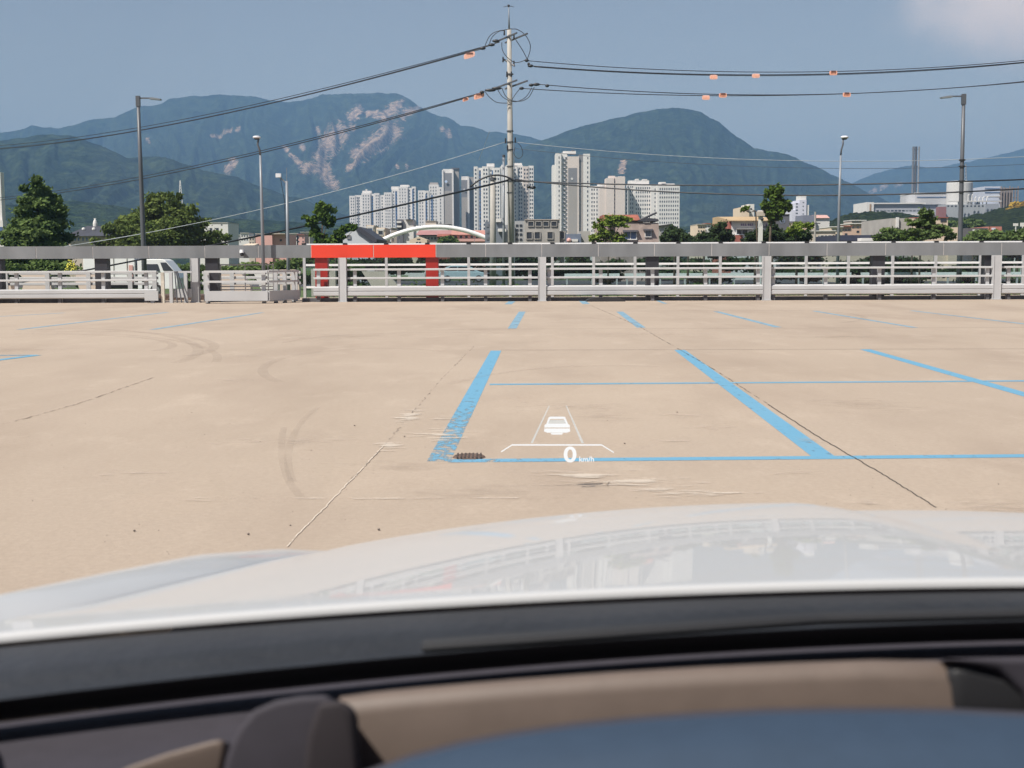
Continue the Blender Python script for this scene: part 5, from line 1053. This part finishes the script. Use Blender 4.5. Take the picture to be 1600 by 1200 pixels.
MB().prismy([(S(690), zz(.98)), (S(748), zz(.95)), (S(737), zz(1.32)), (S(728), zz(1.46)), (S(706), zz(1.48)), (S(697), zz(1.34))], YC + .15, YC + 1.6).build('cabin', MATS['teal_paint'], ct, bevel=.05)
MB().prismy([(S(695), zz(1.0)), (S(714), zz(1.0)), (S(714), zz(1.38)), (S(704), zz(1.38))], YC + .10, YC + .152).build('side_window', WIN, ct); MB().prismy([(S(716), zz(1.0)), (S(742), zz(1.0)), (S(732), zz(1.36)), (S(716), zz(1.38))], YC + .10, YC + .152).build('side_window', WIN, ct)
for px in (699, 748): wheel(ct, S(px), YC + .05, z0 + .31, .31, .2)
# precast peach walls beyond the fence: diagonal shadows are shaped as slanting ends
def slab(pts, Y, th, label, m=None):
    o = MB().prismy([(X(a, Y), Z(b_, Y)) for a, b_ in pts], Y, Y + th).build('precast_wall', m or PEACH); return tag(o, label, 'wall', 'slanted precast walls beyond the fence')
PEACH = mat('peach_concrete', (.62, .50, .42), .8, var=.06, scale=1)
bot = 462
slab([(30, 425), (70, 425), (77, 434), (82, bot), (30, bot), (38, 434)], 52, .4, 'peach wall slab with a shadow-edge slant behind the far left railing')
slab([(-60, 428), (5, 428), (14, 436), (20, bot), (-60, bot)], 52, .4, 'peach wall slab running off the left edge')
slab([(108, 425), (150, 425), (150, bot), (128, bot), (121, 442), (112, 434)], 54, .4, 'peach wall slab below the box truck')
slab([(343, 421), (374, 421), (391, 446), (391, bot), (343, bot)], 50, .4, 'peach wall slab behind the thin handrail cage')
slab([(396, 424), (420, 420), (434, 420), (434, bot), (412, bot)], 52, .4, 'white slab beside the silver lamp foot', WHITE)
slab([(437, 420), (462, 420), (467, 447), (467, bot), (437, bot)], 51, .4, 'peach slab with dark slot near the angled barrier')
slab([(486, 419), (492, 419), (497, 426), (497, bot), (486, bot)], 55, .4, 'narrow peach slab left of the left red column')
slab([(513, 424), (524, 420), (524, bot), (513, bot)], 55, .4, 'narrow peach slab between red column and H post')
slab([(565, 423), (602, 423), (622, 446), (622, bot), (586, bot), (580, 446)], 56, .4, 'peach slab with two shadow-edge slants inside the red gateway')
slab([(638, 426), (664, 426), (664, 432), (638, 432)], 60, .4, 'white low block before the olive bushes', WHITE)

# ------------------------------------------------------------------ the car we sit in
XC = .55
PAINT = mat('pearl_white_paint', (.48, .48, .48), .5, var=.0, coat=.50, spec=.2)
DASH = mat('dash_grain', (.034, .030, .039), .8, var=.08, scale=60, bump=.03, bscale=400)
COWL = mat('cowl_plastic', (.024, .026, .030), .45, var=.25, scale=7, bump=.1, bscale=80)
LEATH = mat('beige_leather', (.125, .094, .077), .6, var=.06, scale=50, bump=.02, bscale=300)
NAVY = mat('blue_grey_pad', (.026, .045, .075), .6, var=.06, scale=60, bump=.02, bscale=300)
FRIT = mat('black_frit', (.004, .004, .005), .6, var=0)
car = thing('car', 'white car seen from the driving seat over its dashboard and bonnet', 'car', (XC, -.6, 0))
def zc(Y):
    t = Y - 1.12
    if t < 0: return 1.02 - .09 * t
    z = 1.02 - .09 * t - .037 * t ** 3
    if t > 1.02: z -= 1.3 * (t - 1.02) ** 1.7
    return z
def bz(u, Y):
    a = abs(u); k = .04 + .085 * min(1, max(0, (Y - 1.1) / .85))
    z = zc(Y) - k * max(0, a - .08) ** 2
    r_ = min(1, max(0, (.22 - abs(u - .135)) / .035)); z -= r_ * r_ * (3 - 2 * r_) * .013 * min(1, max(0, (Y - 1.05) / .95))
    return z
def sidex(Y): return .97 - .02 * 0 + lerpp([(1.0, .05), (1.1, .02), (1.2, -.02), (1.5, -.07), (2.0, -.13), (2.25, -.19)], Y)   # half width of the bonnet at Y
def edgeY(u): return 1.102 - .085 * u * u
rows = []; NU = 70; NY = 48
for j in [-3, -2, -1, 0, .15, .4] + list(range(1, NY + 1)):
    row = []
    for i in range(NU + 1):
        s = -1 + 2 * i / NU
        Y0 = edgeY(s * .95); t = max(0, j) / NY; Y = Y0 + (2.26 - Y0) * t; u = s * sidex(Y)
        z = bz(u, Y)
        if j < 0: z -= (.001, .003, .007)[-j - 1]; Y -= (.004, .006, .006)[-j - 1]
        row.append((XC + u, Y, z))
    rows.append(row)
MB().grid(rows).build('bonnet', PAINT, car, smooth=True)
CREST = [(1.00, -.55, 1.0), (1.2, -.485, .985), (1.4, -.445, .957), (1.64, -.41, .920), (1.9, -.352, .868), (2.05, -.31, .83), (2.25, -.22, .74)]
for sgn in (1, -1):
    rows = []
    for j in range(41):
        Y = .55 + (2.25 - .55) * j / 40
        cx = lerpp([(c[0], c[1]) for c in CREST], Y) - XC; cz_ = lerpp([(c[0], c[2]) for c in CREST], Y); vx = -sidex(max(Y, 1.0)) + .0; vz = bz(vx, max(Y, edgeY(.9))) - .004
        row = []
        if Y < 1.04: cz_ = 1.0; vz = .985
        P = [(vx - .004, vz - .03), (vx - .004, vz)]
        for i in range(1, 7):
            t = i / 6; P.append((vx + (cx - vx) * t, vz + (cz_ - vz) * math.sin(t * math.pi / 2)))
        for dx, dz in ((-.03, -.006), (-.06, -.03), (-.085, -.08), (-.10, -.2), (-.11, -.4)): P.append((cx + dx, cz_ + dz))
        rows.append([(XC + sgn * px_, Y, pz) for px_, pz in P])
    MB().grid(rows).build('fender', PAINT, car, smooth=True)
# bumper, doors, sills, roof, pillars, rear: a plain closed shell around the cabin
m = MB(); rows = []
for z_, yy in ((.80, 2.24), (.70, 2.32), (.55, 2.36), (.40, 2.36), (.25, 2.28)):
    rows.append([(XC + s * (.80 + (.02 if abs(s) < .9 else 0)), yy - .30 * abs(s) ** 3, z_) for s in [-1 + i / 10 for i in range(21)]])
m.grid(rows).build('front_bumper', PAINT, car, smooth=True)
for sgn in (-1, 1):
    xs = XC + sgn * .985
    MB().grid([[(xs + sgn * .03 * math.sin(math.pi * max(0, (1.0 - z_)) / .8), y_, z_) for y_ in (.54, 0, -.5, -.52, -1.5, -2.4)] for z_ in (1.0, .9, .7, .5, .3)]).build('door_panel', PAINT, car, smooth=True)
    MB().grid([[(xs - sgn * .02, y_, 1.0), (xs - sgn * .16, min(y_, -.05) if y_ > -.05 else y_, 1.56)] for y_ in (.45, -.45)]).build('door_glass', glass_mat('door_glass', (.75, .8, .78)), car)
    MB().grid([[(xs - sgn * .02, y_, 1.0), (xs - sgn * .16, y_, 1.56)] for y_ in (-.55, -1.5)]).build('door_glass', glass_mat('door_glass', (.75, .8, .78)), car)
    MB().tube([(xs - sgn * .02, .80, 1.0), (xs - sgn * .06, .45, 1.2), (xs - sgn * .16, -.06, 1.57)], .045, 8).build('pillar', BLACKP, car)
    MB().tube([(xs - sgn * .02, -.5, 1.0), (xs - sgn * .16, -.5, 1.57)], .045, 8).build('pillar', BLACKP, car)
    MB().tube([(xs - sgn * .02, -2.3, 1.0), (xs - sgn * .16, -1.6, 1.57)], .08, 8).build('pillar', PAINT, car)
    for yy in (1.55, -1.35):
        o = MB().tube([(xs - sgn * .02 - sgn * .22, yy, .34), (xs - sgn * .02, yy, .34)], .335, 28).build('wheel', TYR, car); MB().tube([(xs - sgn * .0, yy, .34), (xs + sgn * .008, yy, .34)], .22, 20).build('rim', RIM, o)
MB().grid([[(XC + s * .84, y_, 1.60 - .05 * s * s + (.02 if -1.2 < y_ < -.3 else 0)) for s in (-1, -.6, -.2, .2, .6, 1)] for y_ in (-.06, -.4, -1.0, -1.7)]).build('roof', BLACKP, car, smooth=True)
MB().grid([[(XC + s * .84, y_, 1.62 - .05 * s * s + (.02 if -1.2 < y_ < -.3 else 0)) for s in (-1, -.6, -.2, .2, .6, 1)] for y_ in (-.06, -.4, -1.0, -1.7)]).build('roof_skin', PAINT, car, smooth=True)
MB().grid([[(XC + s * .9, y_, z_) for s in (-1, 0, 1)] for y_, z_ in ((-1.7, 1.58), (-2.35, 1.0), (-2.42, .3))]).build('tailgate', PAINT, car)
MB().box(XC - .95, XC + .95, -2.4, .9, .28, .31).build('floor_pan', BLACKP, car)
for xx in (.12, .98):
    s_ = MB().box(xx - .25, xx + .25, -.95, -.45, .45, .58).build('seat', LEATH, car, bevel=.04); MB().prism([(-1.02, .56), (-.88, .56), (-1.08, 1.15), (-1.2, 1.15)], xx - .24, xx + .24).build('backrest', LEATH, s_, bevel=.04)
# cowl, windscreen, frit
def glassY(u): return 1.003 - .15 * u * u
def glassZ(u): return 1.002 - .022 * u * u
U = [-1 + i / 30 for i in range(61)]
def ez(u): return bz(u * .95, edgeY(u * .95))
MB().grid([[(XC + u * .97, edgeY(u * .95) + .05, ez(u) - .06) for u in U], [(XC + u * .97, edgeY(u * .95) + .004, ez(u) - .020) for u in U], [(XC + u * .97, edgeY(u * .95) - .014, ez(u) - .0095) for u in U],
           [(XC + u * .97, (edgeY(u * .95) + glassY(u * .97)) / 2 + .004, (ez(u) + glassZ(u)) / 2 - .010) for u in U], [(XC + u * .97, (edgeY(u * .95) + glassY(u * .97)) / 2 - .004, (ez(u) + glassZ(u)) / 2 - .014) for u in U],
           [(XC + u * .97, glassY(u * .97) + .012, glassZ(u) - .006) for u in U], [(XC + u * .97, glassY(u * .97) + .006, glassZ(u) - .006) for u in U]]).build('cowl', COWL, car, smooth=True)
MB().box(XC - .9, XC + .9, .93, 1.35, .32, .925).box(XC - .8, XC + .8, 1.3502, 2.05, .35, .80).build('engine_bay', BLACKP, car)
# wiper arm lying on the cowl
WP_ = [Vector((XC + s, glassY(s) + .035, 1.010 - .03 * s * s)) for s in (-.62, -.3, 0, .3, .55)]
MB().tube(WP_, .006, 6).build('wiper_arm', BLACKP, car); MB().tube([p + Vector((0, -.02, .006)) for p in WP_[:4]], .004, 5).build('wiper_blade', BLACKP, car)
def gpt(u, v):     # v 0 base .. 1 header
    a = Vector((XC + u * .97, glassY(u * .97), glassZ(u))); b_ = Vector((XC + u * .80, -.05 - .06 * u * u, 1.575 - .03 * u * u)); p = a.lerp(b_, v); p.z += .07 * math.sin(math.pi * v) * 1.0; return p
ws = MB().grid([[gpt(u, v / 12) for u in U] for v in range(13)]).build('windscreen', glass_mat('windscreen_glass', (.97, .98, .98), .8), car, smooth=True)
MB().grid([[gpt(u, v) + Vector((0, -.004, -.004)) for u in U] for v in (0, .016, .032)]).build('frit_band', FRIT, ws, smooth=True)
# dashboard
dz = lambda u: .0
prof = [(.03, -.06), (.014, -.006), (.004, -.003), (-.008, -.006), (-.05, -.010), (-.10, -.004), (-.16, .0), (-.24, .0), (-.34, -.012), (-.42, -.05), (-.46, -.14), (-.47, -.4)]
rows = []
for dy, dzz in prof: rows.append([(XC + u * .95, glassY(u * .95) + dy, glassZ(u) + dzz - .004) for u in U])
MB().grid(rows).build('dashboard', DASH, car, smooth=True)
# padded raised block holding the beige inlay: dark body
def hull(pts, Y0, Y1, name, m, bev=.012, par=None):
    """outline drawn at the distance Y0, real thickness back to Y1"""
    mb = MB().prismy([(at(a, b_, Y0).x, at(a, b_, Y0).z) for a, b_ in pts], Y0, Y1)
    mb.v = [(x, y, z - (.45 * (Y1 - Y0) if y > Y0 + 1e-6 else 0)) for x, y, z in mb.v]      # the top falls away forwards
    o = mb.build(name, m, par or car, bevel=bev); o.modifiers['bevel'].segments = 4
    for p in o.data.polygons: p.use_smooth = True
    return o
bl = hull([(340, 1230), (352, 1180), (368, 1140), (395, 1108), (430, 1093), (470, 1086), (515, 1084), (522, 1096), (545, 1120), (555, 1180), (560, 1240)], .74, .80, 'hood_end', DASH, .016)
hull([(495, 1096), (535, 1092), (556, 1110), (560, 1180), (565, 1230), (470, 1230), (478, 1150)], .728, .742, 'hood_gap', mat('gap_dark', (.02, .015, .018), .8), .006)
top = [(530, 1092), (580, 1085), (650, 1078), (800, 1065), (950, 1054), (1100, 1045), (1250, 1038), (1370, 1034), (1470, 1035), (1486, 1046)]
lt = MB(); rows = []
yb_ = .775
for (px, py) in top:
    a = at(px, py, yb_); h = .075
    rows.append([(a.x, yb_ + .016, a.z - .012), (a.x, yb_ + .010, a.z - .002), (a.x, yb_ + .003, a.z), (a.x, yb_ - .004, a.z - .003), (a.x, yb_ - .007, a.z - .010), (a.x, yb_ - .007, a.z - .04), (a.x, yb_ - .012, a.z - h)])
lt.grid(rows).build('leather_inlay', LEATH, car, smooth=True)
hull([(1480, 1036), (1520, 1036), (1572, 1050), (1640, 1075), (1640, 1130), (1488, 1118)], .765, .80, 'inlay_end', BLACKP, .008)
hull([(1478, 1028), (1560, 1026), (1660, 1030), (1700, 1240), (1660, 1240), (1600, 1080), (1560, 1046)], .76, .79, 'dash_shoulder', DASH, .01)
# lower dark step and the blue padded binnacle hood
hoodtop = [(420, 1290), (560, 1216), (640, 1186), (720, 1165), (800, 1150), (900, 1136), (1000, 1126), (1100, 1119), (1200, 1114), (1300, 1112), (1400, 1112), (1500, 1114), (1600, 1119), (1700, 1126), (1850, 1145)]
rows = []
for px, py in hoodtop:
    r = []
    for dy, dd in ((.10, .062), (.055, .034), (.03, .0165), (.0, .0), (-.03, .006), (-.07, .024), (-.12, .055), (-.14, .09), (-.145, .16)):
        Y = .60 + dy; a = at(px, py, .60); r.append((a.x, Y, a.z - dd))
    rows.append(r)
MB().grid(rows).build('binnacle_hood', NAVY, car, smooth=True)
rows = []
for px, py in hoodtop: a = at(px, py - 9, .66); rows.append([(a.x, .70, a.z - .04), (a.x, .67, a.z - .004), (a.x, .655, a.z - .002), (a.x, .645, a.z - .02), (a.x, .64, a.z - .06)])
MB().grid(rows).build('hood_lip', DASH, car, smooth=True)
hull([(170, 1212), (200, 1197), (260, 1176), (330, 1157), (348, 1154), (352, 1168), (345, 1212)], .76, .78, 'side_inlay', LEATH, .008)

# head-up display: the car's own optical read-out; its luminous figures hang at the distance the optics put them, over the bonnet
hud = MB().build('head_up_display', None, car) if False else None
HM = bpy.data.materials.new('display_light'); HM.use_nodes = True; b_ = HM.node_tree.nodes['Principled BSDF']; b_.inputs['Base Color'].default_value = (0, 0, 0, 1); b_.inputs['Emission Color'].default_value = (1, 1, 1, 1); b_.inputs['Emission Strength'].default_value = .55
HS = bpy.data.materials.new('display_light_soft'); HS.use_nodes = True; nt_ = HS.node_tree; nt_.nodes.clear()
o_ = nt_.nodes.new('ShaderNodeOutputMaterial'); e_ = nt_.nodes.new('ShaderNodeEmission'); t_ = nt_.nodes.new('ShaderNodeBsdfTransparent'); s_ = nt_.nodes.new('ShaderNodeMixShader'); s_.inputs[0].default_value = .5; e_.inputs[0].default_value = (.95, .97, .95, 1); e_.inputs[1].default_value = .46
nt_.links.new(t_.outputs[0], s_.inputs[1]); nt_.links.new(e_.outputs[0], s_.inputs[2]); nt_.links.new(s_.outputs[0], o_.inputs[0])
YH_ = 7.2
def hpoly(mb, pts): mb.prismy([(at(a, b, YH_).x, at(a, b, YH_).z) for a, b in pts], YH_, YH_ + .001); return mb
m = MB()
for a, b, w in (((800, 695.2), (940, 695.2), 1.05), ((783, 706), (800, 695.2), .8), ((940, 695.2), (959, 707), .8)):
    dx, dy = b[0] - a[0], b[1] - a[1]; l = math.hypot(dx, dy); nx, ny = -dy / l * w, dx / l * w
    hpoly(m, [(a[0] + nx, a[1] + ny), (b[0] + nx, b[1] + ny), (b[0] - nx, b[1] - ny), (a[0] - nx, a[1] - ny)])
disp = m.build('head_up_display', HM, car)
m = MB(); hpoly(m, [(857.5, 634), (859, 634), (832.5, 692.5), (829, 692.5)]); hpoly(m, [(884, 634), (885.5, 634), (912.5, 692.5), (908.5, 692.5)]); m.build('lane_mark', HS, disp)
m = MB()
hpoly(m, [(857, 652), (860.5, 651), (880, 651), (883.5, 652), (883, 654.5), (858, 654.5)])
hpoly(m, [(857, 653), (860, 653), (856.5, 663), (853.5, 663)]); hpoly(m, [(880.5, 653), (883.5, 653), (888, 663), (884.5, 663)])
hpoly(m, [(851, 664), (854, 662), (886.5, 662), (890, 664), (890.5, 668), (850.5, 668)]); hpoly(m, [(850.5, 669.5), (890.5, 669.5), (891, 674), (886, 676), (855, 676), (850, 674)]); hpoly(m, [(860, 676.5), (880, 676.5), (878, 679), (862, 679)])
m.build('car_icon', HM, disp)
m = MB(); hpoly(m, [(858.5, 656), (882, 656), (885, 661.8), (855.5, 661.8)]); o = m.build('icon_glass', HS, disp)
def text(body, px, py, size_px, name, bold=0):
    cu = bpy.data.curves.new(name, 'FONT'); cu.body = body; cu.size = 1; cu.offset = bold; cu.extrude = .002
    tmp = bpy.data.objects.new(name + '_t', cu); COL.objects.link(tmp); dg = bpy.context.evaluated_depsgraph_get(); me = bpy.data.meshes.new_from_object(tmp.evaluated_get(dg)); bpy.data.objects.remove(tmp)
    k = size_px * YH_ / FPX; c = at(px, py, YH_); wx_ = 1.22 if body == '0' else 1.0; vs = [(c.x + v.co.x * k * wx_, YH_ - v.co.z * k, c.z + v.co.y * k) for v in me.vertices]
    mb = MB(); mb.v = vs; mb.f = [tuple(p.vertices) for p in me.polygons]; mb.build(name, HM, disp)
text('0', 880.5, 721.5, 34, 'speed_figure', .022); text('km/h', 904.5, 721.5, 12, 'speed_unit', .014)
